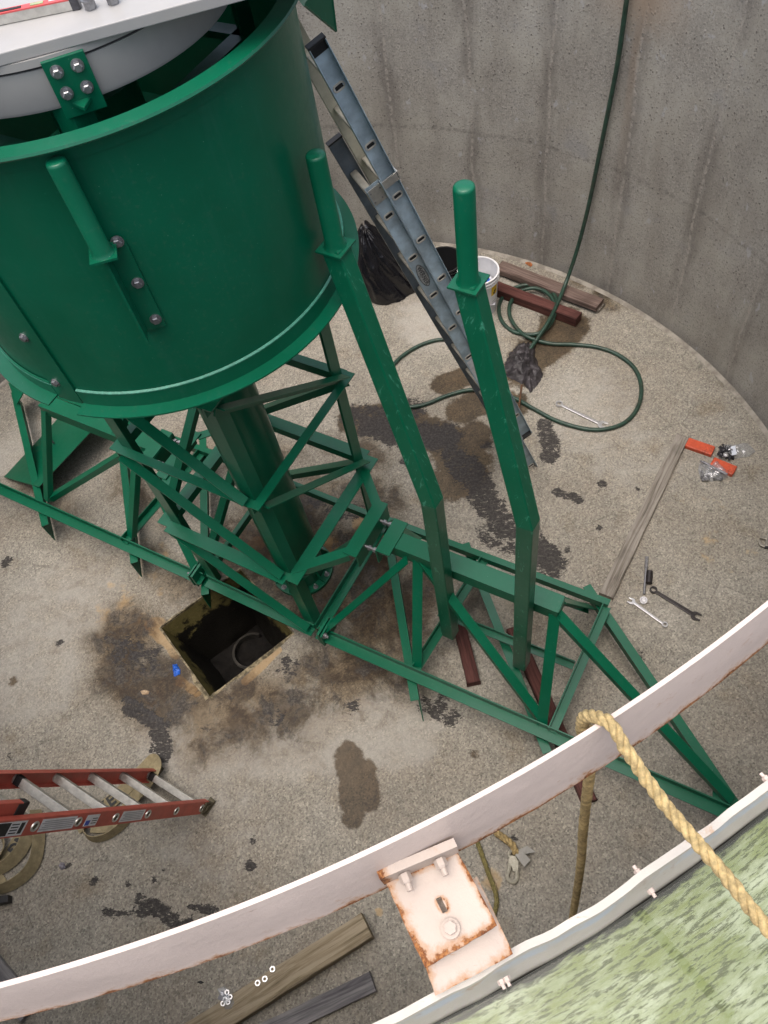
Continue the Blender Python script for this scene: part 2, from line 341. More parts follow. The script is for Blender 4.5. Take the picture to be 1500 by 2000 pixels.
def mk_wall():
    t = NT('concrete_wall'); uvn = t.new('ShaderNodeUVMap'); uvn.uv_map = 'wall'; uv = uvn.outputs[0]
    sp = t.new('ShaderNodeSeparateXYZ'); t.put(sp.inputs[0], uv); u, v = sp.outputs[0], sp.outputs[1]
    n1 = t.noise(uv, 1.3, 6, .62); n2 = t.noise(t.map(uv, (1, .22, 1)), 5, 6, .65); n3 = t.noise(uv, 26, 5, .7); n4 = t.noise(uv, 70, 3, .72)
    pit = t.voro(t.map(uv, (1, .8, 1)), 34, out=0); pit2 = t.voro(uv, 95, out=0); ag = t.voro(uv, 95, out=1)
    agv = t.new('ShaderNodeRGBToBW'); t.put(agv.inputs[0], ag); agv = agv.outputs[0]
    c = t.ramp(n1, [(.3, (.30, .283, .245)), (.5, (.38, .364, .32)), (.7, (.41, .398, .362))])
    c = t.mix(t.step(n2, .40, .70, 0, .5), c, (.225, .203, .172))
    rough_zone = t.step(t.noise(uv, 1.5, 6, .72), .36, .62)
    c = t.mix(t.math('MULTIPLY', rough_zone, .42), c, t.ramp(agv, [(0, (.09, .085, .08)), (.5, (.22, .205, .19)), (1, (.42, .39, .36))]))
    c = t.mix(t.math('MULTIPLY', t.step(t.math('ADD', pit, t.math('MULTIPLY', n4, .35)), .40, .28), t.step(t.noise(uv, 7, 4, .6), .46, .6, .1, .85)), c, (.10, .09, .08))
    c = t.mix(t.math('MULTIPLY', t.step(n4, .55, .64), .6), c, (.10, .09, .083))
    # form seams every 10.6 degrees, crusted
    sx = t.math('ADD', u, t.math('MULTIPLY', t.math('SUBTRACT', n3, .5), .04))
    sx = t.math('ADD', sx, t.math('MULTIPLY', t.math('SUBTRACT', n1, .5), .12))
    fr = t.math('ABSOLUTE', t.math('SUBTRACT', t.math('FRACT', t.math('DIVIDE', t.math('SUBTRACT', sx, .494), .6632)), .5))
    seam = t.math('MULTIPLY', t.step(fr, .026, .008), t.step(n3, .42, .54))
    dark = t.math('MULTIPLY', t.step(fr, .17, .01), t.step(n2, .35, .6))
    c = t.mix(t.math('MULTIPLY', dark, .5), c, (.125, .112, .10))
    c = t.mix(t.math('MULTIPLY', seam, .65), c, (.38, .35, .31))
    hl = t.math('ABSOLUTE', t.math('SUBTRACT', t.math('ADD', v, t.math('MULTIPLY', n1, .1)), 1.22))
    c = t.mix(t.math('MULTIPLY', t.step(hl, .03, .004), t.step(n3, .4, .6, 0, .5)), c, (.13, .12, .11))
    wh = t.math('MULTIPLY', t.step(t.noise(t.map(uv, (1, .55, 1)), 10, 4, .6), .63, .70), .6)
    c = t.mix(wh, c, (.42, .42, .43))
    blu = t.step(t.noise(uv, 2.6, 4, .6), .58, .75, 0, .3); c = t.mix(blu, c, (.2, .21, .235))
    # rust run-off below the pipe sleeve
    du = t.math('ABSOLUTE', t.math('SUBTRACT', t.math('ADD', u, t.math('MULTIPLY', n2, .08)), 2.90))
    st = t.math('MULTIPLY', t.step(du, .05, .012), t.step(v, .7, 2.4))
    top = t.math('MULTIPLY', t.step(t.math('ADD', du, t.math('MULTIPLY', n3, .3)), .62, .1), t.step(t.math('ADD', v, t.math('MULTIPLY', n3, .35)), 2.25, 2.58))
    c = t.mix(t.math('MULTIPLY', t.math('MAXIMUM', t.math('MULTIPLY', st, .45), top), .6), c, (.36, .255, .17))
    base = t.step(v, .16, .02); c = t.mix(t.math('MULTIPLY', base, .35), c, (.13, .13, .135))
    h = t.math('SUBTRACT', t.math('MULTIPLY', n3, .6), t.step(pit, .3, .1)); h = t.math('ADD', h, t.math('MULTIPLY', n4, .5)); h = t.math('ADD', h, t.math('MULTIPLY', seam, .8))
    return t.set(color=c, rough=.9, normal=t.bump(h, .38, .005), spec=.25)

def mk_algae():
    t = NT('algae_coating'); uvn = t.new('ShaderNodeUVMap'); uvn.uv_map = 'wall'; uv = uvn.outputs[0]
    a = t.noise(t.map(uv, (13, 70, 1)), 1.2, 7, .75, .4); b = t.noise(t.map(uv, (4, 9, 1)), 1.1, 6, .68); n = t.noise(t.map(uv, (90, 260, 1)), 1, 4, .7); f = t.noise(t.map(uv, (26, 150, 1)), 1, 5, .75)
    c = t.mix(t.step(b, .38, .60), (.36, .39, .29), (.20, .235, .125))
    m = t.math('ADD', t.math('MULTIPLY', a, .55), t.math('MULTIPLY', b, .55))
    c = t.mix(t.step(m, .52, .66, 0, .75), c, (.15, .18, .05))
    c = t.mix(t.math('MULTIPLY', t.step(f, .50, .57), t.step(m, .42, .56, .08, .85)), c, (.05, .06, .022))
    c = t.mix(t.step(n, .55, .8, 0, .35), c, (.2, .25, .12))
    sp = t.new('ShaderNodeSeparateXYZ'); t.put(sp.inputs[0], uv)
    edge = t.step(t.math('ADD', sp.outputs[1], t.math('MULTIPLY', t.math('SUBTRACT', a, .5), .05)), .016, .006)
    c = t.mix(edge, c, (.010, .012, .008))
    return t.set(color=c, rough=.5, normal=t.bump(a, .2, .004), spec=.4)

def mk_clear(name, tint=(.93, .95, .96), amt=.30):
    t = NT(name); p = t.co(); g = t.new('ShaderNodeBsdfGlossy'); g.inputs['Roughness'].default_value = .12; g.inputs['Color'].default_value = (.95, .96, 1, 1)
    tr = t.new('ShaderNodeBsdfTransparent'); tr.inputs['Color'].default_value = (*tint, 1)
    df = t.new('ShaderNodeBsdfDiffuse'); df.inputs['Color'].default_value = (.8, .82, .85, 1)
    t.put(g.inputs['Normal'], t.bump(t.noise(p, 28, 5, .65), .7, .01))
    m = t.new('ShaderNodeMixShader'); m2 = t.new('ShaderNodeMixShader'); lw = t.new('ShaderNodeLayerWeight'); lw.inputs[0].default_value = .35
    t.put(m.inputs[0], t.math('ADD', t.math('MULTIPLY', lw.outputs['Facing'], .55), amt * .5)); t.t.links.new(tr.outputs[0], m.inputs[1]); t.t.links.new(g.outputs[0], m.inputs[2])
    m2.inputs[0].default_value = amt * .55; t.t.links.new(m.outputs[0], m2.inputs[1]); t.t.links.new(df.outputs[0], m2.inputs[2]); t.t.links.new(m2.outputs[0], t.out.inputs[0])
    return t.mat

def mk_bag():
    t = NT('black_bag_film'); p = t.co(); n = t.noise(p, 13, 5, .6, .8); n2 = t.voro(t.map(p, (9, 9, 5)), 1.6)
    return t.set(color=(.006, .006, .008), rough=.2, spec=.55, normal=t.bump(n, .35, .02, t.bump(n2, .25, .03)))

GREEN = mk_green(); GREENP = mk_green('green_post_paint', .55, .60)
FLOOR = mk_floor(); WALL = mk_wall(); ALGAE = mk_algae()
PINK = mk_rusty('pink_white_paint', (.62, .52, .465)); PINKB = mk_rusty('darkened_bracket_paint', (.47, .395, .34), .5, grain=.55); WHITEP = mk_rusty('white_weir_paint', (.50, .475, .43), .45, patch=(.40, .47, .55))  # bracket takes a darker copy of the baffle pink, offsetting strong light from above
GREYP = simple('grey_drive_paint', (.34, .33, .315), .4, var=.06, sc=5); BRIDGE = simple('white_plate_paint', (.36, .355, .345), .4, var=.06, sc=4, dirt=(.4, .38, .34), dirtamt=.3)
BLACKR = simple('black_rubber', (.012, .012, .013), .55); STEEL = simple('zinc_steel', (.30, .30, .31), .4, .8, .25, 60); DARKST = simple('dark_steel', (.09, .09, .10), .38, .8, .3, 50)
CHROME = simple('chrome_tool', (.58, .58, .59), .3, .7, .15, 60); BLACKOX = simple('black_oxide_tool', (.05, .045, .045), .4, .6, .2, 60)
BLUEF = simple('blue_fibreglass', (.36, .45, .50), .36, var=.3, sc=9, bump=.15, dirt=(.28, .27, .24), dirtamt=.35)
BLUED = simple('grey_blue_fibreglass', (.10, .125, .15), .5, var=.3, sc=9, bump=.15, dirt=(.2, .2, .18), dirtamt=.3)
BEIGEF = simple('raw_fibreglass', (.44, .41, .31), .5, var=.2, sc=10, bump=.15, dirt=(.12, .12, .10), dirtamt=.5)
REDF = simple('red_fibreglass', (.47, .095, .065), .45, var=.16, sc=9, dirt=(.30, .13, .09), dirtamt=.35)
ALU = simple('aluminium', (.56, .55, .51), .38, .75, .15, 30, bump=.1); ALUD = simple('dull_aluminium', (.46, .43, .36), .5, .55, .2, 24, bump=.1)
FERR = simple('pale_ferrule', (.50, .47, .41), .5, .1, .1, 40)
GREYW = mk_wood('grey_weathered_wood', (.17, .15, .125), (.30, .275, .24)); BROWNW = mk_wood('brown_weathered_wood', (.11, .075, .062), (.19, .14, .12))
REDW = mk_wood('dark_red_wood', (.06, .022, .018), (.115, .045, .038)); TIMB = mk_wood('treated_timber', (.22, .175, .11), (.34, .285, .20)); BLUEW = mk_wood('blue_grey_wood', (.11, .105, .11), (.25, .24, .235), grain=.55)
WHITEPL = simple('white_plastic', (.72, .72, .73), .35, var=.05, dirt=(.45, .45, .45), dirtamt=.3); HOSEM = simple('green_hose_rubber', (.018, .05, .034), .42, var=.3, sc=20, dirt=(.06, .06, .04), dirtamt=.5)
ROPEY = simple('yellow_rope_fibre', (.60, .45, .21), .75, var=.35, sc=110, bump=.9, dirt=(.24, .15, .06), dirtamt=.5); ROPET = simple('dirty_rope_fibre', (.38, .28, .125), .85, var=.35, sc=60, bump=.8, dirt=(.10, .07, .03), dirtamt=.5)
STRAP = simple('beige_webbing', (.27, .225, .13), .85, var=.18, sc=30, bump=.4, dirt=(.12, .10, .06), dirtamt=.45); ORANGE = simple('orange_paint', (.55, .085, .035), .5, var=.2, sc=20, dirt=(.05, .02, .015), dirtamt=.85)
CLEAR = mk_clear('clear_plastic_film'); BAGM = mk_bag(); BLUEN = simple('blue_nitrile', (.02, .12, .55), .4, var=.3, sc=40)
SLUDGE = simple('wet_sludge', (.006, .005, .004), .7, var=.5, sc=20, bump=.6, spec=.15); PITW = None
PRINT = simple('black_print', (.02, .02, .02), .6); PAPER = simple('white_sticker', (.66, .66, .67), .5, var=.1, dirt=(.3, .29, .28), dirtamt=.5); YELLOW = simple('yellow_sticker', (.72, .48, .02), .5, var=.08)
GREYPR = simple('grey_print', (.36, .36, .38), .6); RAGM = simple('wet_dark_rag', (.035, .031, .034), .5, var=.6, sc=24, bump=.9, dirt=(.10, .09, .10), dirtamt=.7)
RUSTY = simple('rusty_steel', (.12, .06, .03), .8, .2, .5, 40, bump=.5); MUDDY = simple('muddy_metal', (.10, .085, .05), .7, .2, .4, 30, bump=.5)

# ------------------------------------------------------------------ setting: floor, sump, wall, ground
RW = 3.585
def stroke_field(x, y, strokes, soft=False):
    out = np.zeros_like(x)
    wx = (fbm(x * 3, y * 3, 5) - .5) * .22; wy = (fbm(x * 3 + 9, y * 3, 8) - .5) * .22
    for pts, r, s in strokes:
        P = [at(*p)[:2] for p in pts]; d = np.full_like(x, 1e9); X = x + wx * min(1, r * 3.2); Y = y + wy * min(1, r * 3.2)
        if len(P) == 1: P = P * 2
        for a, b in zip(P[:-1], P[1:]):
            ab = b - a; L = ab @ ab + 1e-9; t = np.clip(((X - a[0]) * ab[0] + (Y - a[1]) * ab[1]) / L, 0, 1)
            d = np.minimum(d, np.hypot(X - a[0] - t * ab[0], Y - a[1] - t * ab[1]))
        k = np.clip(1.5 - d / r, 0, 1)
        out = np.maximum(out, s * np.exp(-(d / r) ** 2 * 1.1)) if soft else np.maximum(out, s * k * k * (3 - 2 * k))
    return out
DAMP = [([(240, 1240), (250, 1300), (300, 1360)], .30, .78), ([(330, 1350), (420, 1400), (560, 1370), (700, 1290)], .34, .74), ([(640, 1340), (780, 1340)], .2, .5),
        ([(600, 1010), (520, 1060), (680, 1180)], .42, .9), ([(700, 1080), (760, 1180), (700, 1230)], .38, .88), ([(660, 980), (740, 980)], .28, .7), ([(830, 1160), (800, 1230)], .2, .5),
        
        ([(1170, 575), (1190, 600)], .10, .6), ([(1130, 545)], .12, .6), ([(930, 1170), (900, 1230)], .15, .5),
        ([(350, 1150), (300, 1090)], .2, .5), ([(250, 940), (330, 1000)], .25, .42), ([(420, 1240)], .5, .55), ([(110, 1000), (180, 1090)], .25, .3), ([(150, 1010), (60, 950)], .2, .4), ([(640, 870), (720, 900)], .25, .5),
        ([(1000, 1150), (1060, 1240)], .15, .42), ([(540, 900), (430, 900)], .3, .5)]
PUD = [([(700, 820), (800, 830), (880, 860)], .17, .8), ([(870, 748), (912, 735)], .11, .95), ([(1015, 720), (1040, 690), (1080, 660), (1100, 635)], .19, .85), ([(890, 880), (915, 900), (890, 940)], .20, .8), ([(905, 800), (960, 775), (1000, 790)], .13, .85), ([(930, 850), (900, 900)], .15, .8), ([(677, 1475), (690, 1560)], .085, .95), ([(712, 1505), (718, 1560)], .075, .9), ([(688, 1590)], .07, .75), ([(25, 1330)], .04, .6), ([(930, 1475)], .03, .6), ([(1050, 1440)], .03, .5)]
RES = [([(690, 812), (740, 815), (800, 800)], .12, .75), ([(730, 835), (790, 850), (870, 850)], .13, 1.0), ([(880, 880), (900, 930)], .08, .78), ([(905, 900), (930, 945), (960, 990), (990, 1030)], .11, .86), ([(950, 1040), (1000, 1070)], .08, .6), ([(1045, 1070), (1075, 1100)], .11, .95),
       ([(1062, 830), (1072, 860), (1075, 890)], .07, .85), ([(1090, 960), (1130, 975)], .04, .78), ([(1178, 945)], .035, .8), ([(1245, 955)], .02, .7), ([(1172, 1030)], .02, .8), ([(1105, 1075)], .03, .7), ([(1048, 1030)], .04, .6),
       ([(250, 1375), (300, 1415)], .06, .85), ([(305, 1420), (315, 1470)], .07, .85), ([(487, 1690)], .035, .9), ([(495, 1640)], .03, .7), ([(840, 1380), (880, 1400)], .07, .62), ([(870, 1360)], .05, .7),
       ([(185, 1720)], .03, .85), ([(250, 1725)], .02, .85), ([(302, 1720)], .02, .85), ([(205, 1780), (290, 1785)], .024, .72), ([(275, 1755), (330, 1790), (350, 1810)], .04, .74), ([(375, 1775), (420, 1778)], .025, .75), ([(368, 1800)], .03, .9),
       ([(12, 1098)], .05, .75), ([(118, 1255)], .03, .8), ([(1165, 1420)], .02, .6), ([(205, 1247)], .03, .7), ([(560, 1300)], .1, .45), ([(250, 1270), (280, 1290)], .12, .55), ([(540, 1400)], .06, .6), ([(690, 1380)], .05, .6), ([(1150, 1250), (1160, 1275)], .03, .75), ([(1255, 1280)], .04, .6),
       ([(660, 1000), (700, 1000)], .1, .5), ([(625, 980)], .07, .65), ([(790, 900)], .05, .65), ([(320, 1700)], .02, .6), ([(135, 1690)], .02, .8), ([(1002, 1640)], .018, .9), ([(20, 1480)], .03, .5), ([(950, 870)], .05, .6)]
TAN = [([(300, 1220), (345, 1270)], .07, .8), ([(350, 1330), (385, 1350)], .04, .7), ([(480, 1330), (540, 1270)], .035, .75), ([(705, 1020), (740, 1035)], .08, .72), ([(500, 1065)], .07, .75), ([(640, 1060), (655, 1070)], .06, .75), ([(570, 1030)], .06, .5), ([(960, 1720)], .08, .55), ([(740, 1780)], .03, .6),
       ([(280, 1352)], .03, .7), ([(300, 1060), (280, 1180)], .22, .33), ([(1380, 990), (1420, 1080)], .25, .30), ([(1200, 700)], .2, .25), ([(1330, 1350)], .3, .22), ([(230, 1170)], .25, .35)]
LITE = [([(120, 1180), (60, 1300)], .5, .55), ([(330, 1430), (600, 1440), (800, 1420)], .3, .6), ([(400, 1600)], .5, .4), ([(900, 600), (850, 620)], .35, .7), ([(1000, 560)], .2, .5), ([(1150, 800)], .5, .5), ([(1250, 900)], .4, .4), ([(60, 880)], .4, .6), ([(620, 1330), (560, 1320)], .14, .5), ([(730, 1450)], .3, .4), ([(250, 1220)], .1, .5)]
sA, sB, sC = at(313, 1225)[:2], at(410, 1362)[:2], at(572, 1235)[:2]      # sump corners
e1 = sB - sA; e2 = sC - sB; e1n = e1 / np.linalg.norm(e1); e2n = V3(-e1n[1], e1n[0], 0)[:2]
S1 = np.linalg.norm(e1); S2 = abs(e2 @ e2n); e2n = e2n * np.sign(e2 @ e2n)
n1_, n2_ = 32, 30; c1 = S1 / n1_; c2 = S2 / n2_
I0, I1 = int(-5.2 / c1), int(5.2 / c1); J0, J1 = int(-5.2 / c2), int(5.2 / c2)
ii, jj = np.meshgrid(np.arange(I0, I1 + 1), np.arange(J0, J1 + 1), indexing='ij')
X = sA[0] + ii * c1 * e1n[0] + jj * c2 * e2n[0]; Y = sA[1] + ii * c1 * e1n[1] + jj * c2 * e2n[1]
ok = np.hypot(X, Y) < 3.75
hole = (ii > 0) & (ii < n1_) & (jj > 0) & (jj < n2_); ok &= ~hole
idm = -np.ones(ii.shape, int); idm[ok] = np.arange(ok.sum())
cell = ok[:-1, :-1] & ok[1:, :-1] & ok[1:, 1:] & ok[:-1, 1:]
cell &= ~((ii[:-1, :-1] >= 0) & (ii[:-1, :-1] < n1_) & (jj[:-1, :-1] >= 0) & (jj[:-1, :-1] < n2_))
fx = np.stack([idm[:-1, :-1][cell], idm[1:, :-1][cell], idm[1:, 1:][cell], idm[:-1, 1:][cell]], 1)
if np.cross(np.append(e1n, 0), np.append(e2n, 0))[2] < 0: fx = fx[:, ::-1]
fx_, fy_ = X[ok], Y[ok]
fm = MB(); fm.v = [(a, b, 0.0) for a, b in zip(fx_, fy_)]; fm.f = [tuple(map(int, f)) for f in fx]; fm.m = [0] * len(fm.f)
fo = fm.build('floor', FLOOR, origin=(0, 0, 0), attrs={'damp': lambda v: stroke_field(v[:, 0], v[:, 1], DAMP, True), 'puddle': lambda v: stroke_field(v[:, 0], v[:, 1], PUD), 'residue': lambda v: stroke_field(v[:, 0], v[:, 1], RES), 'tan': lambda v: stroke_field(v[:, 0], v[:, 1], TAN), 'lite': lambda v: stroke_field(v[:, 0], v[:, 1], LITE)})
fo['kind'] = 'structure'

def add_uv(o, fn):
    me = o.data; uvl = me.uv_layers.new(name='wall'); co = np.array([v.co[:] for v in me.vertices])
    for poly in me.polygons:
        vi = list(poly.vertices); uv = fn(co[vi]); 
        for li, q in zip(poly.loop_indices, uv): uvl.data[li].uv = q
def cyl_uv(c):
    a = np.arctan2(c[:, 1], c[:, 0])
    if a.max() - a.min() > math.pi: a = np.where(a < 0, a + 2 * math.pi, a)
    return np.stack([a * RW, c[:, 2]], 1)

wm = MB(); wm.lathe([(RW, -.2), (RW, .6), (RW, 1.4), (RW, 2.4), (RW, 4.05), (RW + .3, 4.05), (RW + .3, -.2)], n=192)
wo = wm.build('tank_wall', WALL, origin=(0, 0, 0), smooth=40); add_uv(wo, cyl_uv)
tag(wo, 'tall curved grey pitted concrete wall enclosing the tank floor', 'wall')
cv = MB(); cv.lathe([(RW - .03, 0.001), (RW - .012, .012), (RW + .01, .028), (RW + .01, .001)], n=192)
t = NT('cove_mortar'); p_ = t.pos(); cvm = t.set(color=t.mix(t.step(t.noise(p_, 9, 5, .65), .38, .62), (.20, .18, .15), (.33, .305, .26)), rough=.9, normal=t.bump(t.noise(p_, 60, 4, .7), .5, .006))
tag(cv.build('mortar_cove', cvm, origin=(0, 0, 0), smooth=60), 'pale mortar cove along the foot of the curved concrete wall', 'cove')
gm = MB(); gm.lathe([(RW + .28, 3.6), (12, 3.6), (60, 3.6), (600, 3.6)], n=96, closed=False)
go = gm.build('ground', simple('outer_ground', (.16, .155, .13), .9, sc=3, bump=.4), origin=(0, 0, 0)); go['kind'] = 'structure'

# sump hopper
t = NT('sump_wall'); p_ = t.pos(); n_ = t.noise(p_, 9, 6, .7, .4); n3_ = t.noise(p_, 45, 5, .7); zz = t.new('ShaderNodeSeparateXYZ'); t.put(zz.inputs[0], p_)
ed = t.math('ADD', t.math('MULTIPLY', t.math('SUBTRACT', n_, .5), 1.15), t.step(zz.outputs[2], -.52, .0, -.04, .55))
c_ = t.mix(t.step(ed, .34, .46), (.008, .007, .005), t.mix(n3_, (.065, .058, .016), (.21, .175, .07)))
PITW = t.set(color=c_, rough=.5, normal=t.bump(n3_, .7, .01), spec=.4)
sD = sA + (sC - sB)
cen = (sA + sC) / 2; cs = [sA, sB, sC, sD]
cs = [sA, sA + e1n * S1, sA + e1n * S1 + e2n * S2, sA + e2n * S2]
cen = sum(cs) / 4
st_ = thing('sump_pit', 'square stained hopper pit sunk in the floor below the green rake', 'sump', (cen[0], cen[1], -.62))
ZB = -.62; k_ = .62
pm = MB(); nseg = 14
for a in range(4):
    A0, B0 = cs[a], cs[(a + 1) % 4]; A1, B1 = cen + (A0 - cen) * k_, cen + (B0 - cen) * k_
    g = []
    for i in range(nseg + 1):
        for j in range(nseg + 1):
            u, w = i / nseg, j / nseg; top = A0 + (B0 - A0) * u; bot = A1 + (B1 - A1) * u; q = top + (bot - top) * w
            wob = (vnoise(u * 7 + a * 9, w * 7, 3) - .5) * .03 * math.sin(math.pi * u) * (w if w > 0 else 0)
            nn = cen - q; nn = nn / (np.linalg.norm(nn) + 1e-9); g.append((*(q + nn * wob), ZB * w))
    pm.add(g, [(i * (nseg + 1) + j, (i + 1) * (nseg + 1) + j, (i + 1) * (nseg + 1) + j + 1, i * (nseg + 1) + j + 1) for i in range(nseg) for j in range(nseg)])
pm.build('pit_wall', PITW, st_, smooth=60)
sm = MB(); B_ = [cen + (q - cen) * (k_ + .02) for q in cs]; ng = 24; g = []
for i in range(ng + 1):
    for j in range(ng + 1):
        u, w = i / ng, j / ng; q = (B_[0] * (1 - u) + B_[1] * u) * (1 - w) + (B_[3] * (1 - u) + B_[2] * u) * w
        g.append((*q, ZB + .01 + .03 * fbm(u * 6, w * 6, 4)))
sm.add(g, [(i * (ng + 1) + j, (i + 1) * (ng + 1) + j, (i + 1) * (ng + 1) + j + 1, i * (ng + 1) + j + 1) for i in range(ng) for j in range(ng)])
sm.build('sludge', SLUDGE, st_, smooth=180)
pp = MB(); pd = nrm([(sD - sA)[0] + .02, (sD - sA)[1], 0]); pc = V3(*(cen + (at(470, 1180, 0)[:2] - cen) * .35), ZB + .06)
pp.lathe([(.15, 0), (.15, .08), (.13, .085), (.13, 0)], c=(pc[0], pc[1], ZB), n=40, a0=70, a1=265); pp.build('pipe_collar', simple('crusty_pipe', (.025, .022, .017), .8, var=.5, sc=30, bump=.9), st_, smooth=40)
# broken pale lip round the pit edge
lm = MB()
for a in range(4):
    A0, B0 = cs[a], cs[(a + 1) % 4]; d = nrm(B0 - A0); nn = nrm((A0 + B0) / 2 - cen); L = np.linalg.norm(B0 - A0); k = 26; g = []
    for i in range(k + 1):
        s_ = i / k * L; wv = .004 + (.055 if a in (0, 1) else .018) * fbm(s_ * 7 + a * 5, a * 3.3, 2) ** 2.2; q = A0 + d * s_
        ch = .006 + (.05 * (.5 + vnoise(s_ * 5, 2, 6)) if a == 1 else 0)
        g += [(*(q - nn * ch), -.05 - .02 * vnoise(s_ * 14, a, 3) - ch * .8), (*(q - nn * .003), .003 + .003 * vnoise(s_ * 20, a, 1)), (*(q + nn * wv), .0025)]
    lm.add(g, [(i * 3 + j, (i + 1) * 3 + j, (i + 1) * 3 + j + 1, i * 3 + j + 1) for i in range(k) for j in range(2)])
t = NT('crumbled_lip'); p_ = t.pos(); lipm = t.set(color=t.mix(t.step(t.noise(p_, 13, 7, .75), .42, .60), (.075, .062, .035), (.33, .275, .17)), rough=.85, normal=t.bump(t.noise(p_, 60, 5, .7), .8, .008))
lm.build('pit_lip', lipm, st_, smooth=60)
# ------------------------------------------------------------------ rake mechanism
def pol(r, a, z=0): return V3(r * math.cos(R(a)), r * math.sin(R(a)), z)
LA = {'L': -163.5, 'F': -73.5, 'R': 16.5, 'B': 106.5}; ORD = ['L', 'F', 'R', 'B']; RL = .62
rake = thing('rake_frame', 'tall dark green steel lattice cage with two truss rake arms', 'rake mechanism', (0, 0, 0))
def corner(k, z, r=RL): return pol(r, LA[k], z)
for k in ORD:
    i = ORD.index(k); nx, pv = ORD[(i + 1) % 4], ORD[i - 1]
    m = MB(); m.angle(corner(k, .16), corner(k, 3.86), corner(nx, 0) - corner(k, 0), corner(pv, 0) - corner(k, 0), .078, .009)
    m.build('cage_leg', GREEN, rake)
def face_out(k, k2): return nrm(corner(k, 0) + corner(k2, 0))
LV = {'D': .3, 'C': 1.03, 'B': 1.80, 'A': 2.56}
for lv, w, r in (('D', .07, .63), ('C', .088, .655), ('B', .062, .64), ('A', .062, .64)):
    z = LV[lv]
    for i, k in enumerate(ORD):
        k2 = ORD[(i + 1) % 4]; o = face_out(k, k2); a, b = corner(k, z, r), corner(k2, z, r); d = nrm(b - a)
        m = MB()
        a, b = corner(k, z, RL + .001), corner(k2, z, RL + .001); ex = .045 if k in 'FB' else -.0
        if lv == 'D': m.angle(a - UP * .035, b - UP * .035, o, UP, .065, .008, .06)
        else: m.angle(a - d * ex, b + d * ex, o, -UP, w * (.8 if lv != 'C' else .9), .008, .06)
        m.build('ring_bar', GREEN, rake)
def brace(k, zk, k2, z2, off=.012, w=.055, par=None, flip=1):
    o = face_out(k, k2); a, b = corner(k, zk, RL + .004) + o * off, corner(k2, z2, RL + .004) + o * off; d = nrm(b - a)
    s = nrm(np.cross(o, d)); s = s if s[2] > 0 else -s
    m = MB(); m.angle(a + d * .015, b - d * .03, o, -s, w, .007, .045); return m.build('cage_brace', GREEN, par or rake)
for hi, lo in (('A', 'B'), ('B', 'C'), ('C', 'D')):
    brace('L', LV[hi] - .03, 'F', LV[lo] + .01)
    brace('F', LV[hi] - .03, 'R', LV[lo] + .03)
    brace('R', LV[hi] - .04, 'B', LV[lo] + .02)
    brace('B', LV[hi] - .04, 'L', LV[lo] + .02)
brace('R', 3.15, 'B', LV['A']); brace('L', 3.15, 'F', LV['A'])
for z in (3.28, 3.62):
    for i, k in enumerate(ORD):
        k2 = ORD[(i + 1) % 4]; o = face_out(k, k2); a, b = corner(k, z, .615), corner(k2, z, .615); m = MB(); m.angle(a, b, -o, -UP, .06, .008); m.build('ring_bar', GREEN, rake)
# bolt lug between front leg and the drive turntable
lf = pol(1, -69.5); lt = V3(-lf[1], lf[0], 0)
m = MB(); c = lf * .616 + UP * 3.885; m.box(c, lt * .060, UP * .080, lf * .006); m.prism([lf * .622 + UP * 3.835 - lt * .028, lf * .622 + UP * 3.835 + lt * .028, lf * .665 + UP * 3.832], UP * .012)
lug = m.build('lug_plate', GREEN, rake, bevel=.002)
for dx, dz in ((-.029, .042), (.029, .042), (-.029, -.018), (.029, -.018)):
    MB().bolt(lf * .622 + lt * dx + UP * (3.892 + dz), lf, .0125, .016).build('bolt', STEEL, lug)
m = MB(); m.box(-lf * .616 + UP * 3.87, lt * .062, UP * .085, lf * .006); m.build('lug_plate', GREEN, rake)

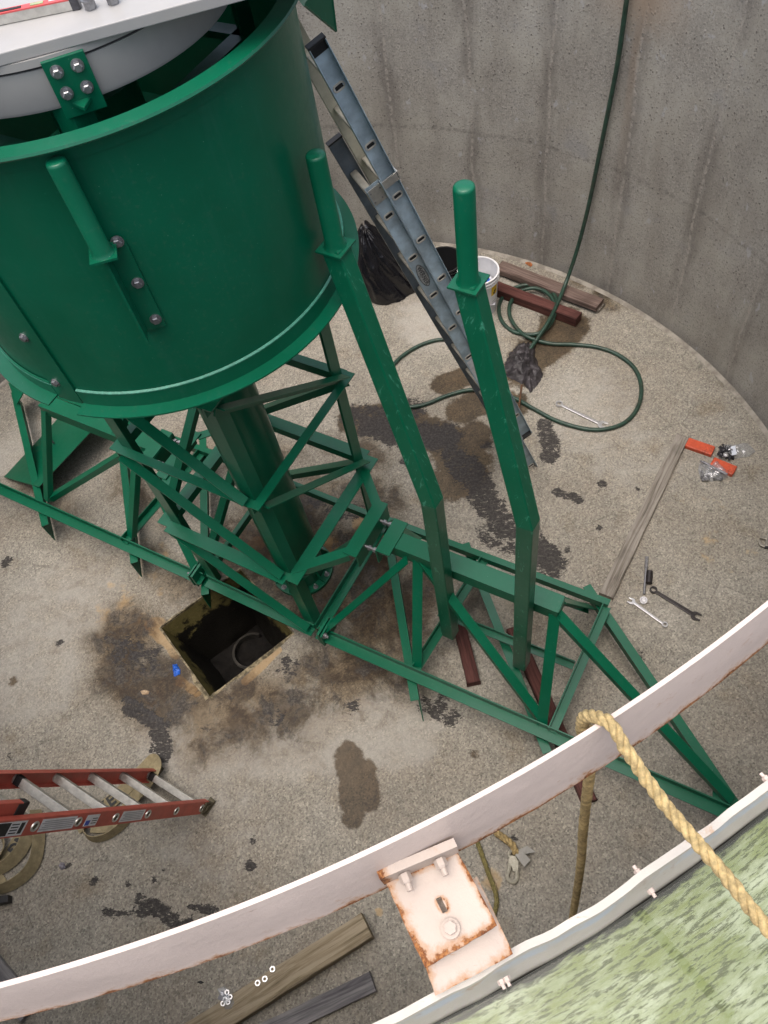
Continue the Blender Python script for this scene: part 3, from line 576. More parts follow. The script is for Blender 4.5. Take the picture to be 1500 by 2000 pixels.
PH = R(-28); AX = V3(math.cos(PH), math.sin(PH), 0); BX = V3(-AX[1], AX[0], 0)
def arm(sgn):
    def q(a, b, z): return AX * a * sgn + BX * b * sgn + UP * z
    au, bu = AX * sgn, BX * sgn
    m = MB()                                                         # top chord: flat plate with two turned-down flanges
    z = 1.045
    m.box(q(1.385, 0, z), au * .52, bu * .054, UP * .004)
    for s in (-1, 1): m.box(q(1.385, s * .0505, z - .046), au * .52, bu * .0035, UP * .042)
    m.box(q(1.905, -.0, z - .05), au * .004, bu * .045, UP * .045)
    ar = m.build('rake_arm', GREEN, rake)
    for a_, ex in ((.875, .115),):
        m = MB(); m.box(q(a_, 0, z + .01), au * .045, bu * .12, UP * .005); m.box(q(a_ - .043, 0, z - .06), au * .005, bu * .12, UP * .066); m.build('end_plate', GREEN, ar)
    # clamp frame on the cage side
    cg = q(.725, 0, z)
    m = MB(); m.box(q(.70, 0, z - .005), au * .042, bu * .20, UP * .005); m.box(q(.738, 0, z - .07), au * .005, bu * .19, UP * .062); cl = m.build('clamp_plate', GREEN, ar)
    for s in (-1, 1):
        a0 = q(.45, s * .44, z - .012); b0 = q(.695, s * .2, z - .012); dd = nrm(b0 - a0); nn = nrm(np.cross(UP, dd)) * s
        m = MB(); m.angle(a0, b0, -nn, -UP, .06, .007); m.build('clamp_brace', GREEN, ar)
        m = MB(); p0 = q(.70, s * .095, z - .035); p1 = q(.90, s * .095, z - .035); m.cyl(p0, p1, .009, 12)
        for dd_ in (.765, .80): m.cyl(q(dd_, s * .095, z - .035), q(dd_ + .016, s * .095, z - .035), .017, 6)
        m.build('tie_rod', STEEL, ar)
    # bottom chords: upward open angle trough
    zc = .275
    m = MB()
    def chord(a0, b0, a1, b1, name='bottom_chord'):
        p0, p1 = q(a0, b0, zc), q(a1, b1, zc); d = nrm(p1 - p0); n = nrm(np.cross(UP, d))
        
        if n @ (bu * (1 if b0 > 0 else -1)) < 0: n = -n
        m = MB(); m.angle(p0, p1, n, UP, .07, .007, .06); return m.build(name, GREEN, ar)
    chord(.47, -.44, 3.13, -.40); chord(.47, .44, 2.08 if sgn > 0 else 3.0, .455);
    m = MB(); m.prism([q(3.18, -.40, .27), q(2.98, -.405, .27), q(2.93, -.24, .27)], UP * .012); m.build('gusset', GREEN, ar)
    for (a0, a1) in ((2.035, 2.045), (1.14, 1.21))[(0 if sgn > 0 else 1):]:
        p0, p1 = q(a0, -.43, zc + .012), q(a1, .46, zc + .012); d = nrm(p1 - p0); n = nrm(np.cross(UP, d))
        m = MB(); m.angle(p0, p1, n if n[0] > 0 else -n, UP, .055, .007, .05); m.build('cross_strut', GREEN, ar)
    # diagonals from top chord to bottom chord nodes
    def diag(p0, p1, w=.055):
        d = nrm(p1 - p0); n = nrm(np.cross(d, UP)); o = np.cross(n, d); o = o if o[2] > 0 else -o
        m = MB(); m.angle(p0, p1, n if n @ au > 0 else -n, -o, w, .007, .045); m.build('arm_brace', GREEN, ar)
    for s in ((-1, 1) if sgn > 0 else (1,)):
        t0 = q(.985, s * .05, 1.0)
        diag(t0, q(.50, s * .43, .33)); diag(q(1.03, s * .052, 1.0), q(1.14, s * .42, .31), .06)
        diag(q(1.06, s * .052, 1.0), q(1.97, s * .41, .32)); diag(q(1.86, s * .06, 1.0), q(1.965, s * .43, .30), .062)
    if sgn > 0: diag(q(1.88, -.05, 1.0), q(3.06, -.39, .31))
    # plough blades hung obliquely below the chords, ends mitred to a point
    for (a0, b0, a1, b1) in ((1.07, .57, 2.10, -.52), (.44, .56, 1.26, -.575), (1.92, .60, 3.12, -.34)):
        p0, p1 = q(a0, b0, .24), q(a1, b1, .24); d = nrm(p1 - p0); n = nrm(np.cross(UP, d))
        if n @ au < 0: n = -n
        m = MB(); m.angle(p0, p1, -n, -UP, .055, .007, .04)
        m.prism([p0 - UP * .008, p1 - UP * .008, p1 + d * .07 - UP * .205, p0 - UP * .205], -n * .007)
        m.build('plough_blade', GREEN, ar)
    # inner rail carrying the pickets
    if sgn < 0: return ar, q
    m = MB(); p0, p1 = q(1.13, .0, .30), q(2.03, .02, .30); m.angle(p0, p1, -BX, UP, .045, .006, .04); rl = m.build('picket_rail', GREEN, ar)
    return ar, q
armR, qR = arm(1); armL, qL = arm(-1)
# bolts and splice plates at the two near cage feet
for (a, b, ar) in ((.46, -.44, armR), (-.46, -.44, armL)):
    m = MB(); pc = AX * a + BX * b
    m.box(pc + UP * .30 + AX * (.05 if a > 0 else -.05), AX * .008, BX * .07, UP * .07); m.box(pc + UP * .30 + AX * (.075 if a > 0 else -.075), AX * .006, BX * .075, UP * .07); sp = m.build('splice_plate', GREEN, ar)
    for b_ in (-.045, .045): MB().bolt(pc + UP * .335 + AX * (.081 if a > 0 else -.081) + BX * b_, AX * (1 if a > 0 else -1), .015, .014, tip=.012).build('bolt', STEEL, sp)
m = MB(); qa, qb, qc, qd = at(8, 931, .03), at(126, 803, .03), at(184, 836, .29), at(77, 950, .29); qb2 = qb + (qb - qa) * .35; qc2 = qc + (qc - qd) * .35
m.prism([qa, qb2, qc2, qd], V3(-.004, -.002, -.008)); scp = m.build('scraper_plate', GREEN, armL)
m = MB(); m.cyl(at(93, 848, .13), at(105, 866, .185), .006, 8); m.build('pin', DARKST, scp)

def square_tube(m, path, w, ax, ay):
    secs = []
    P = [np.asarray(p, float) for p in path]
    for i, p in enumerate(P):
        d = nrm(P[min(i + 1, len(P) - 1)] - P[max(i - 1, 0)]); a = nrm(ax - d * (ax @ d)); b = np.cross(d, a)
        secs.append([p + (a * s1 + b * s2) * w / 2 for s1, s2 in ((-1, -1), (1, -1), (1, 1), (-1, 1))])
    vs = [v for s in secs for v in s]; n = len(secs)
    fs = [(i * 4 + j, i * 4 + (j + 1) % 4, (i + 1) * 4 + (j + 1) % 4, (i + 1) * 4 + j) for i in range(n - 1) for j in range(4)] + [(3, 2, 1, 0), tuple((n - 1) * 4 + j for j in range(4))]
    m.add(vs, fs)
def picket(base, bend_px, top_px, pipe_px, ztop, w=.083, rot=0):
    b0 = np.asarray(base, float)
    d = RM @ np.array([(bend_px[0] - 750) / 1560, (bend_px[1] - 1000) / 1560, 1.0]); wv = b0[:2] - CAM[:2]; zb = CAM[2] + d[2] * (wv @ d[:2]) / (d[:2] @ d[:2])
    bend = V3(b0[0], b0[1], zb); top = at(*top_px, ztop)
    d = RM @ np.array([(pipe_px[0] - 750) / 1560, (pipe_px[1] - 1000) / 1560, 1.0]); wv = top[:2] - CAM[:2]; zp = CAM[2] + d[2] * (wv @ d[:2]) / (d[:2] @ d[:2])
    ax = AX * math.cos(R(rot)) + BX * math.sin(R(rot)); ay = np.cross(UP, ax)
    m = MB(); square_tube(m, [b0, bend], w, ax, ay); square_tube(m, [bend - UP * .0, top - UP * .004], w, ax, ay)
    # mitred knee: share the ring
    m = MB(); square_tube(m, [b0, bend, top - UP * .004], w, ax, ay)
    po = m.build('picket_post', GREENP, rake, bevel=.006)
    m = MB(); ay_ = np.cross(UP, ax); m.box(top, ax * .057, ay_ * .057, UP * .004); m.build('cap_plate', GREEN, po)
    m = MB(); pt = V3(top[0], top[1], zp); pts = [top + UP * .003, top + UP * .02, pt - UP * .012, pt - UP * .004, pt]; m.tube(pts, [.046, .0365, .0365, .034, .027], 24); m.build('pipe_stub', GREEN, po, smooth=45)
    return po, b0, bend, top, pt
pk2 = picket(qR(1.735, -.105, .27), (1022, 1020), (915, 550), (897, 362), 3.03, rot=-2)
pk1 = picket(qR(1.25, -.105, .27), (862, 975), (655, 481), (611, 300), 3.03, rot=-2)
for (po, b0, bend, top, pt) in (pk1, pk2):
    m = MB()
    for z in (.34,): 
        for s in (-1, 1): m.bolt(b0 * V3(1, 1, 0) + UP * (z + .02 * s) - AX * .034, -AX, .011, .012)
    m.bolt(b0 * V3(1, 1, 0) + UP * .99 - AX * .034, -AX, .011, .012); m.build('bolt', STEEL, po)

# ------------------------------------------------------------------ feedwell drum
RD = .77; ZT, ZF = 3.845, 2.765
drum = thing('feedwell_drum', 'large open green steel drum with flanged rims hung round the cage', 'drum', (0, 0, ZF))
m = MB(); m.lathe([(RD, ZF), (RD, ZT - .012), (RD - .008, ZT - .012), (RD - .008, ZF)], n=160); sh = m.build('shell', GREEN, drum, smooth=40)
m = MB(); m.lathe([(RD - .006, ZT - .006), (RD + .003, ZT + .003), (RD + .062, ZT + .003), (RD + .066, ZT - .004), (RD + .062, ZT - .01), (RD + .008, ZT - .01), (RD + .008, ZT - .07), (RD + .001, ZT - .07), (RD - .006, ZT - .02)], n=160); m.build('rim', GREEN, drum, smooth=35)
aj = math.degrees(math.atan2(-.722, -.31))
for a0, a1, dz in ((aj + 5.5, aj + 357, 0), (aj - 60, aj - 3.5, .012)):
    m = MB(); 
    if a0 > aj: a1 = aj + 298
    m.lathe([(RD + .003, ZF + .075 + dz), (RD + .010, ZF + .075 + dz), (RD + .010, ZF + .006 + dz), (RD + .066, ZF + .006 + dz), (RD + .066, ZF - .001 + dz), (RD + .003, ZF - .001 + dz)], n=120, a0=a0, a1=a1); m.build('bottom_flange', GREEN, drum, smooth=30)
wb_m = simple('weld_bead_paint', (.05, .24, .165), .4, var=.2, sc=60)
m = MB(); m.lathe([(RD + .002, ZF + .074), (RD + .011, ZF + .074), (RD + .011, ZF + .0785), (RD + .002, ZF + .082)], n=160, a0=aj + 5.5, a1=aj + 357); m.build('weld_bead', wb_m, drum, smooth=60)
# vertical joint strip with bolts
m = MB(); m.lathe([(RD + .001, ZF + .0), (RD + .001, ZT - .08), (RD + .009, ZT - .08), (RD + .009, ZF + .0)], n=8, a0=aj - 3.4, a1=aj + 5.0); js = m.build('joint_strip', GREEN, drum, smooth=30)
for z in (2.87, 3.11, 3.35, 3.6): MB().bolt(pol(RD + .009, aj - .2, z), pol(1, aj), .013, .01).build('bolt', STEEL, js)
# picket bracket on the drum face
ab_ = -76.2; ro = pol(1, ab_); tg = V3(-ro[1], ro[0], 0)
m = MB(); m.angle(ro * (RD + .002) - tg * .03 + UP * 3.13, ro * (RD + .002) - tg * .03 + UP * 3.49, tg, ro, .075, .008, .07); br = m.build('bracket_angle', GREEN, drum)
for z in (3.17, 3.33, 3.494): MB().bolt(ro * (RD + .010) + tg * .022 + UP * z, ro, .014, .012).build('bolt', STEEL, br)
pc = ro * (RD + .052) - tg * .024
m = MB(); m.box(pc + UP * 3.495, tg * .043, ro * .043, UP * .004); m.build('cap_plate', GREEN, br)
m = MB(); m.tube([pc + UP * 3.498, pc + UP * 3.51, pc + UP * 3.80, pc + UP * 3.807, pc + UP * 3.81], [.038, .030, .030, .028, .023], 24); m.build('pipe_stub', GREEN, br, smooth=45)
# scum fin on the far side of the rim
m = MB(); fa, fb, fc = at(556, -60, 3.62), at(654, 62, 3.36), at(640, -60, 3.62)
m.prism([at(560, -30, 3.6), at(592, 12, 3.55), at(655, 63, 3.35), at(640, -60, 3.6)], V3(.008, 0.004, 0)); m.build('fin', GREEN, drum)

# ------------------------------------------------------------------ centre column
cc = thing('centre_column', 'thick round green steel column standing on a bolted base flange', 'column', (0, 0, 0))
m = MB(); m.cyl((0, 0, .02), (0, 0, 3.6), .165, 48); m.build('shaft', GREEN, cc, smooth=40)
m = MB(); m.lathe([(.1, .003), (.225, .003), (.225, .03), (.1, .03)], n=64); m.build('base_flange', GREEN, cc, smooth=40)
for i in range(10):
    a = 15 + i * 36
    MB().bolt(pol(.197, a, .03), UP, .013, .014, tip=.022).build('anchor_bolt', STEEL, cc)
    m = MB(); d = pol(1, a + 18); s = V3(-d[1], d[0], 0) * .005; m.prism([d * .16 + UP * .03 - s, d * .22 + UP * .03 - s, d * .16 + UP * .15 - s], 2 * s); m.build('gusset', GREEN, cc)

# ------------------------------------------------------------------ drive and bridge plate
dr = thing('drive_unit', 'light grey round drive turntable under a white square plate', 'drive', (0, 0, 3.8))
m = MB(); m.lathe([(.0, 3.84), (.585, 3.84), (.598, 3.828), (.604, 3.84), (.604, 3.943), (.0, 3.943)], n=128, closed=False); m.build('turntable', GREYP, dr, smooth=35)
m = MB(); m.lathe([(.60, 3.943), (.598, 3.953), (.55, 3.953), (.55, 3.943)], n=128); m.build('seal_ring', BLACKR, dr, smooth=40)
m = MB(); m.lathe([(.0, 3.953), (.612, 3.953), (.612, 3.974), (.0, 3.974)], n=128, closed=False); m.build('top_ring', GREYP, dr, smooth=35)
wd = V3(math.cos(R(15.2)), math.sin(R(15.2)), 0); wp = V3(-wd[1], wd[0], 0); w0 = at(0, 104, 4.007)
m = MB(); c = w0 + wd * .25 + wp * .55 - UP * .012; c[2] = 3.991; m.box(c, wd * .75, wp * .55, UP * .016); m.build('base_plate', BRIDGE, dr, bevel=.003)
zt = 4.008
lv = at(0, 50, zt); lv2 = at(146, 20, zt); ld = nrm(lv2 - lv); ln = V3(-ld[1], ld[0], 0)
lc = lv + ld * -.35
sp_ = thing('spirit_level', 'red and silver spirit level lying on the white plate', 'spirit level', lc)
l0 = lc; l1 = at(143, 21, zt) ; Lh = .025; le = np.linalg.norm(l1 - l0)
m = MB(); m.box((l0 + l1) / 2 + UP * .0135 + ln * .012, ld * le / 2, ln * .012, UP * .013); m.build('side_rail', ALU, sp_, bevel=.001)
m = MB(); m.box((l0 + l1) / 2 + UP * .0275 + ln * .012, ld * (le / 2 - .001), ln * .0125, UP * .002); lvp = m.build('top_face', simple('red_level_face', (.60, .09, .09), .4, var=.06), sp_)
m = MB(); m.box(l1 - ld * .09 + ln * .012 + UP * .0298, ld * .018, ln * .006, UP * .002); m.build('vial', simple('vial_green', (.35, .42, .22), .15), lvp)
m = MB(); m.box(l1 - ld * .045 + ln * .014 + UP * .0298, ld * .012, ln * .003, UP * .001); m.build('white_label', PAPER, lvp)
m = MB(); m.box(l1 - ld * .18 + ln * .012 + UP * .0298, ld * .045, ln * .006, UP * .001); m.build('hand_slot', BLACKR, lvp)
m = MB(); m.box(l1 + ld * .011 + ln * .012 + UP * .0155, ld * .012, ln * .014, UP * .016); m.build('end_cap', DARKST, sp_, bevel=.002)
for (px, py, rr, lab) in ((178, 16, .0165, 'zinc anchor bolt with washer beside the end of the spirit level'), (222, 6, .016, 'zinc anchor bolt farther along the white plate from the spirit level')):
    p = at(px, py, zt); m = MB(); m.cyl(p, p + UP * .022, rr, 6); m.cyl(p + UP * .022, p + UP * .026, rr * 1.25, 20); m.cyl(p + UP * .026, p + UP * .05, rr * .7, 16); m.cyl(p + UP * .05, p + UP * .066, rr * .95, 6)
    tag(m.build('hex_bolt', STEEL, smooth=30), lab, 'bolt', 'bolts on the drive plate')

# ------------------------------------------------------------------ launder: baffle, weir, trough
ARC0, ARC1 = -165, 20                     # rings cut short on the unseen far side to let more light in
def ringwall(m, prof_fn, n=360):
    secs = []
    for i in range(n + 1):
        a = R(ARC0 + (ARC1 - ARC0) * i / n); secs.append([(r * math.cos(a), r * math.sin(a), z) for r, z in prof_fn(a)])
    k = len(secs[0]); vs = [v for s in secs for v in s]
    m.add(vs, [(i * k + j, (i + 1) * k + j, (i + 1) * k + (j + 1) % k, i * k + (j + 1) % k) for i in range(n) for j in range(k)] + [tuple(range(k)), tuple(n * k + k - 1 - j for j in range(k))])
rnd = lambda a, f, s: float(vnoise(a * f, s * 1.0, s)) - .5
def baf(a):
    w = rnd(a, 9, 2) * .006; e = rnd(a, 160, 4) * .005 + rnd(a, 420, 5) * .003
    rt, rb = 2.813 + w, 2.829 + w; rs = [rb, rb - .002, rb - .005, rb - .009, rt + .003, rt]; zs = [3.757 + e, 3.77, 3.80, 3.85, 3.90, 3.93]
    return [(r, z) for r, z in zip(rs, zs)] + [(rt - .0065, 3.93), (rb - .010, 3.757 + e)]
m = MB(); ringwall(m, baf, 720)
def baf_rust(v):
    z = v[:, 2]; a = np.arctan2(v[:, 1], v[:, 0]); low = np.clip((3.778 - z) / .02, 0, 1); k = np.clip((3.83 - z) / .07, 0, 1)
    seg = np.clip((fbm(a * 9, a * 0, 3) - .38) * 4, 0, 1); seg = np.maximum(seg * .75, np.clip(1 - np.abs(a - R(-55)) / .2, 0, 1))
    mid = np.clip(1 - np.abs(a - R(-57)) / .10, 0, 1) * np.clip(1 - np.abs(z - 3.84) / .06, 0, 1) * .30
    return np.clip(low * (.14 + .66 * seg) + k * seg * .22 + mid + .03, 0, 1)
bf = m.build('scum_baffle', PINK, origin=(0, 0, 3.757), smooth=50, attrs={'rust': baf_rust})
tag(bf, 'pale pink painted steel baffle ring with a rusty lower edge', 'baffle')
def weir(a):
    w = rnd(a, 30, 7) * .009 + rnd(a, 75, 9) * .0035; h = rnd(a, 60, 3) * .008
    return [(3.002 + w * .6, 3.53), (2.994 + w * .7, 3.62), (2.985 + w, 3.68), (2.985 + w, 3.742 + h), (2.974 + w, 3.742 + h), (2.974 + w, 3.66), (2.982 + w * .6, 3.53)]
m = MB(); ringwall(m, weir, 720)
def weir_rust(v):
    a = np.arctan2(v[:, 1], v[:, 0]); z = v[:, 2]
    return np.clip(.10 + .3 * np.clip(1 - np.abs(z - 3.66) / .03, 0, 1) + .2 * (fbm(a * 50, z * 9, 6) > .62), 0, 1)
wr = thing('weir_plate', 'off-white wavy steel weir plate along the trough edge', 'weir', (0, 0, 3.4))
m.build('plate', WHITEP, wr, smooth=50, attrs={'rust': weir_rust})
for px, py in ((1245, 1702), (1275, 1745), (985, 1930), (1490, 1515), (1000, 1935)):
    p = at(px, py, 3.735 if (px, py) in ((1245, 1702), (1490, 1515)) else 3.66); o = nrm([p[0], p[1], 0]); p2 = o * (2.972 if p[2] > 3.7 else 2.992) + UP * p[2]
    s = -1 if p[2] > 3.7 else 1; MB().bolt(p2, o * s, .0052, .007, washer=False, tip=.006).build('bolt', PINK, wr)
lt_ = thing('launder_trough', 'algae coated overflow trough between weir plate and outer wall', 'trough', (0, 0, 3.3))
m = MB(); m.lathe([(3.0, 3.556), (3.15, 3.55), (3.3, 3.55), (RW - .002, 3.556), (RW - .002, 3.44), (3.0, 3.44)], n=160, a0=ARC0, a1=ARC1); lb = m.build('trough_bed', ALGAE, lt_, smooth=30)
me = lb.data; uvl = me.uv_layers.new(name='wall'); 
for poly in me.polygons:
    co = np.array([me.vertices[i].co[:] for i in poly.vertices]); a = np.arctan2(co[:, 1], co[:, 0])
    if a.max() - a.min() > math.pi: a = np.where(a < 0, a + 2 * math.pi, a)
    r = np.hypot(co[:, 0], co[:, 1])
    for li, aa, rr in zip(poly.loop_indices, a, r): uvl.data[li].uv = (aa * 3.1, rr - 3.0)
m = MB(); m.lathe([(2.985, 3.44), (2.999, 3.44), (2.999, 3.53), (2.985, 3.53)], n=160, a0=ARC0, a1=ARC1); m.build('inner_side', WHITEP, lt_, smooth=30, attrs={'rust': lambda v: np.full(len(v), .2)})
t = NT('shallow_water'); g = t.new('ShaderNodeBsdfGlossy'); g.inputs['Roughness'].default_value = .04; tr = t.new('ShaderNodeBsdfTransparent'); tr.inputs[0].default_value = (.93, .96, .92, 1)
fr = t.new('ShaderNodeFresnel'); fr.inputs[0].default_value = 1.33; mx = t.new('ShaderNodeMixShader'); t.put(fr.inputs['Normal'], t.bump(t.noise(t.pos(), 9, 3, .5), .1, .02)); t.put(mx.inputs[0], fr.outputs[0]); t.t.links.new(tr.outputs[0], mx.inputs[1]); t.t.links.new(g.outputs[0], mx.inputs[2]); t.t.links.new(mx.outputs[0], t.out.inputs[0])
m = MB(); m.lathe([(3.004, 3.572), (RW - .003, 3.572)], n=160, closed=False, a0=ARC0, a1=ARC1); wo_ = m.build('water', t.mat, origin=(0, 0, 3.535), smooth=180); wo_['kind'] = 'structure'

# bracket from the baffle to the weir
def gridplate(m, c4, nu, nv, thick, wob=0, hole=None):
    """quad plate c4 (a,b,c,d) finely divided so that rust can follow its edges"""
    a, b, c, d = (np.asarray(k, float) for k in c4); nrmv = nrm(np.cross(b - a, d - a)); nrmv = nrmv if nrmv[2] > 0 else -nrmv
    uvs = []; vs = []
    for i in range(nu + 1):
        for j in range(nv + 1):
            u, v = i / nu, j / nv; ew = wob * (vnoise(u * 9 + 3, v * 9, 4) - .5)
            uu = u + (ew if 0 < j < nv or True else 0) * (1 if i in (0, nu) else 0) * .6; vv = v + ew * (1 if j in (0, nv) else 0)
            p = (a * (1 - uu) + b * uu) * (1 - vv) + (d * (1 - uu) + c * uu) * vv; vs.append(p); uvs.append((u, v))
    n = len(vs); W = nv + 1; keep = [(i, j) for i in range(nu) for j in range(nv) if hole is None or not hole((i + .5) / nu, (j + .5) / nv)]
    ks = set(keep); fs = []
    up = np.cross(vs[W] - vs[0], vs[1] - vs[0])[2] > 0
    for i, j in keep:
        f = (i * W + j, (i + 1) * W + j, (i + 1) * W + j + 1, i * W + j + 1); f = f if up else f[::-1]; fs.append(f); fs.append(tuple(k + n for k in reversed(f)))
        for (di, dj, e) in ((-1, 0, (i * W + j, i * W + j + 1)), (1, 0, ((i + 1) * W + j, (i + 1) * W + j + 1)), (0, -1, (i * W + j, (i + 1) * W + j)), (0, 1, (i * W + j + 1, (i + 1) * W + j + 1))):
            if (i + di, j + dj) not in ks: fs.append((e[0], e[1], e[1] + n, e[0] + n))
    m.add([v for v in vs] + [v - nrmv * thick for v in vs], fs); return np.array(uvs + uvs)
bk = thing('baffle_bracket', 'rust edged pink bracket with slotted plate joining baffle to weir', 'bracket', at(850, 1760, 3.76))
m = MB(); ZP = 3.80
c4 = (at(752, 1722, ZP), at(893, 1662, ZP), at(972, 1808, ZP - .004), at(830, 1890, ZP - .004))
sa, sb = .53, .70
slot = lambda u, v: (abs(u - .52) < .035 and .42 < v < .60)
uv = gridplate(m, c4, 44, 44, .009, .02, slot)
def edge_rust(uv, w): 
    def f(v):
        u_, v_ = uv[:, 0], uv[:, 1]; e = np.minimum.reduce([u_ * 1.0, (1 - u_) * 2.2, (1 - v_) * 1.1, v_ * 2 + .02]); s = np.hypot((u_ - .52) * 1.3, v_ - .5)
        lf_ = np.clip(1 - u_ / .3, 0, 1) * np.clip(1 - v_ * 0, 0, 1) * .5 * (fbm(u_ * 3, v_ * 4, 5) + .2)
        return np.clip(np.maximum.reduce([w * np.clip(1 - e / .26, 0, 1) ** .9, lf_, .85 * np.clip(1 - np.abs(s - .08) / .09, 0, 1)]), 0, 1)
    return f
sp1 = m.build('slotted_plate', PINKB, bk, attrs={'rust': edge_rust(uv, .80)})
m = MB(); uv = gridplate(m, (at(800, 1790, ZP - .03), at(932, 1712, ZP - .03), at(1003, 1864, ZP - .035), at(850, 1945, ZP - .035)), 30, 30, .009, .015)
m.build('lower_plate', PINKB, bk, attrs={'rust': edge_rust(uv, .66)})
m = MB(); uv = gridplate(m, (at(743, 1716, ZP + .02), at(891, 1640, ZP + .02), at(893, 1662, ZP), at(752, 1722, ZP)), 40, 8, .01, 0)
# vertical leg: rebuilt as an upright strip against the baffle
m = MB(); pL, pR = at(748, 1722, ZP), at(894, 1660, ZP); oo = nrm([(pL + pR)[0], (pL + pR)[1], 0]); k = 30; vs = []
for i in range(k + 1):
    p = pL + (pR - pL) * i / k
    for (dr_, dz) in ((.004, -.006), (.004, .047), (-.008, .048), (-.008, -.006)): vs.append(p + oo * dr_ + UP * dz)
m.add(vs, [(i * 4 + j, (i + 1) * 4 + j, (i + 1) * 4 + (j + 1) % 4, i * 4 + (j + 1) % 4) for i in range(k) for j in range(4)] + [(0, 1, 2, 3), tuple(k * 4 + 3 - j for j in range(4))])
up_ = m.build('upright_flange', PINKB, bk, attrs={'rust': lambda v: np.clip(.9 * np.clip(1 - np.abs((v - pL) @ nrm(pR - pL)) / .02, 0, 1) + .25, 0, 1)})
rust0 = {'rust': lambda v: np.full(len(v), .12)}
for f in (.28, .74): MB().bolt(pL + (pR - pL) * f + oo * .005 + UP * .022, oo, .0082, .013, washer=False, tip=.010).build('bolt', PINKB, bk, attrs=rust0)
pb = at(880, 1814, ZP); m = MB(); m.cyl(pb + UP * .001, pb + UP * .004, .0128, 32); m.cyl(pb + UP * .004, pb + UP * .012, .0086, 6); m.build('bolt', PINKB, bk, attrs=rust0)
# ------------------------------------------------------------------ ropes
def strands(path, R0, pitch, mat, name, parent=None, sr=None, n=8):
    P = smoothpath(path, 24); L = [0]
    for a, b in zip(P[:-1], P[1:]): L.append(L[-1] + np.linalg.norm(b - a))
    N = int(L[-1] / (pitch / 10)); S = np.linspace(0, L[-1], N); Q = np.stack([np.interp(S, L, [p[i] for p in P]) for i in range(3)], 1)
    T = np.gradient(Q, axis=0); T /= np.linalg.norm(T, axis=1)[:, None]
    a = nrm(np.cross(T[0], UP if abs(T[0][2]) < .9 else V3(1, 0, 0))); A = []
    for k in range(N): a = nrm(a - T[k] * (a @ T[k])); A.append(a)
    A = np.array(A); B = np.cross(T, A); m = MB()
    for s in range(3):
        ph = 2 * math.pi * S / pitch + s * 2 * math.pi / 3
        m.tube(Q + (A * np.cos(ph)[:, None] + B * np.sin(ph)[:, None]) * R0 * (.53 + .08 * (vnoise(S * 40, S * 0 + s, 5) - .5))[:, None], (sr or R0 * .52) * (1 + .22 * (vnoise(S * 90, S * 0 + s * 3, 8) - .5)), n)
    return m.build(name, mat, parent, smooth=180)
rt_ = at(1172, 1398, 3.935); ro_ = nrm([rt_[0], rt_[1], 0])
rope = thing('yellow_rope', 'thick twisted yellow rope draped over the pink baffle ring', 'rope', at(1180, 1400, 3.9))
rp = [at(1640, 1975, 3.84), at(1500, 1815, 3.86), at(1400, 1690, 3.875), at(1300, 1573, 3.895), at(1230, 1475, 3.925), at(1200, 1424, 3.942), at(1178, 1404, 3.940)]
inn = ro_ * 2.778 + UP * 3.92; inn = V3(*(ro_ * 2.788)[:2], 3.90) + V3(-.008, -.003, 0)
strands(rp + [inn, inn - UP * .06], .0094, .050, ROPEY, 'draped_length', rope)
strands([inn - UP * .05, V3(*at(1157, 1440, 3.72)), at(1150, 1520, 3.52), at(1139, 1620, 3.2), at(1134, 1690, 2.95), at(1121, 1775, 2.6), at(1100, 1900, 2.2)], .0100, .040, ROPET, 'hanging_length', rope)
# lanyard with snap hook lying on the floor
ly = thing('rope_lanyard', 'dirty rope lanyard with a steel snap hook on the floor', 'lanyard', at(1000, 1690, 0))
strands([at(940, 1600, .03), at(975, 1630, .03), at(1000, 1650, .03), at(1008, 1668, .025)], .021, .09, ROPET, 'thick_rope', ly)
strands([at(925, 1625, .02), at(936, 1655, .02), at(952, 1700, .02), at(968, 1745, .02), at(968, 1775, .02), at(950, 1815, .02)], .014, .06, simple('olive_rope_fibre', (.20, .17, .06), .85, var=.3, sc=60, bump=.7), 'thin_rope', ly)
hp = lambda x, y, z=.02: at(1000 + (x - 920) / 3, 1670 + (y - 960) / 3, z)
m = MB(); m.prism([hp(898, 1010, .01), hp(905, 968, .01), hp(935, 968, .01), hp(958, 1000, .01), hp(955, 1050, .01), hp(930, 1060, .01), hp(918, 1030, .01)], UP * .02)
m.tube(smoothpath([hp(905, 1010), hp(903, 1050), hp(893, 1078), hp(900, 1105), hp(925, 1118), hp(945, 1105), hp(950, 1070), hp(945, 1045)], 6), .012, 8)
m.tube(smoothpath([hp(905, 975), hp(903, 950), hp(920, 935), hp(938, 950), hp(935, 975)], 6), .009, 8)
m.build('snap_hook', simple('cream_zinc', (.36, .34, .27), .5, .2, .2, 60), ly, smooth=40)
for pts in ([(1006, 1670), (1018, 1658), (1036, 1680), (1024, 1693)], [(1012, 1660), (1030, 1652), (1046, 1664), (1028, 1668)]):
    m = MB(); m.prism([at(x, y, .03 + .01 * i) for i, (x, y) in enumerate(pts)], UP * .003); m.build('tag', simple('grey_tag', (.33, .32, .29), .7, dirt=(.2, .19, .16)), ly)

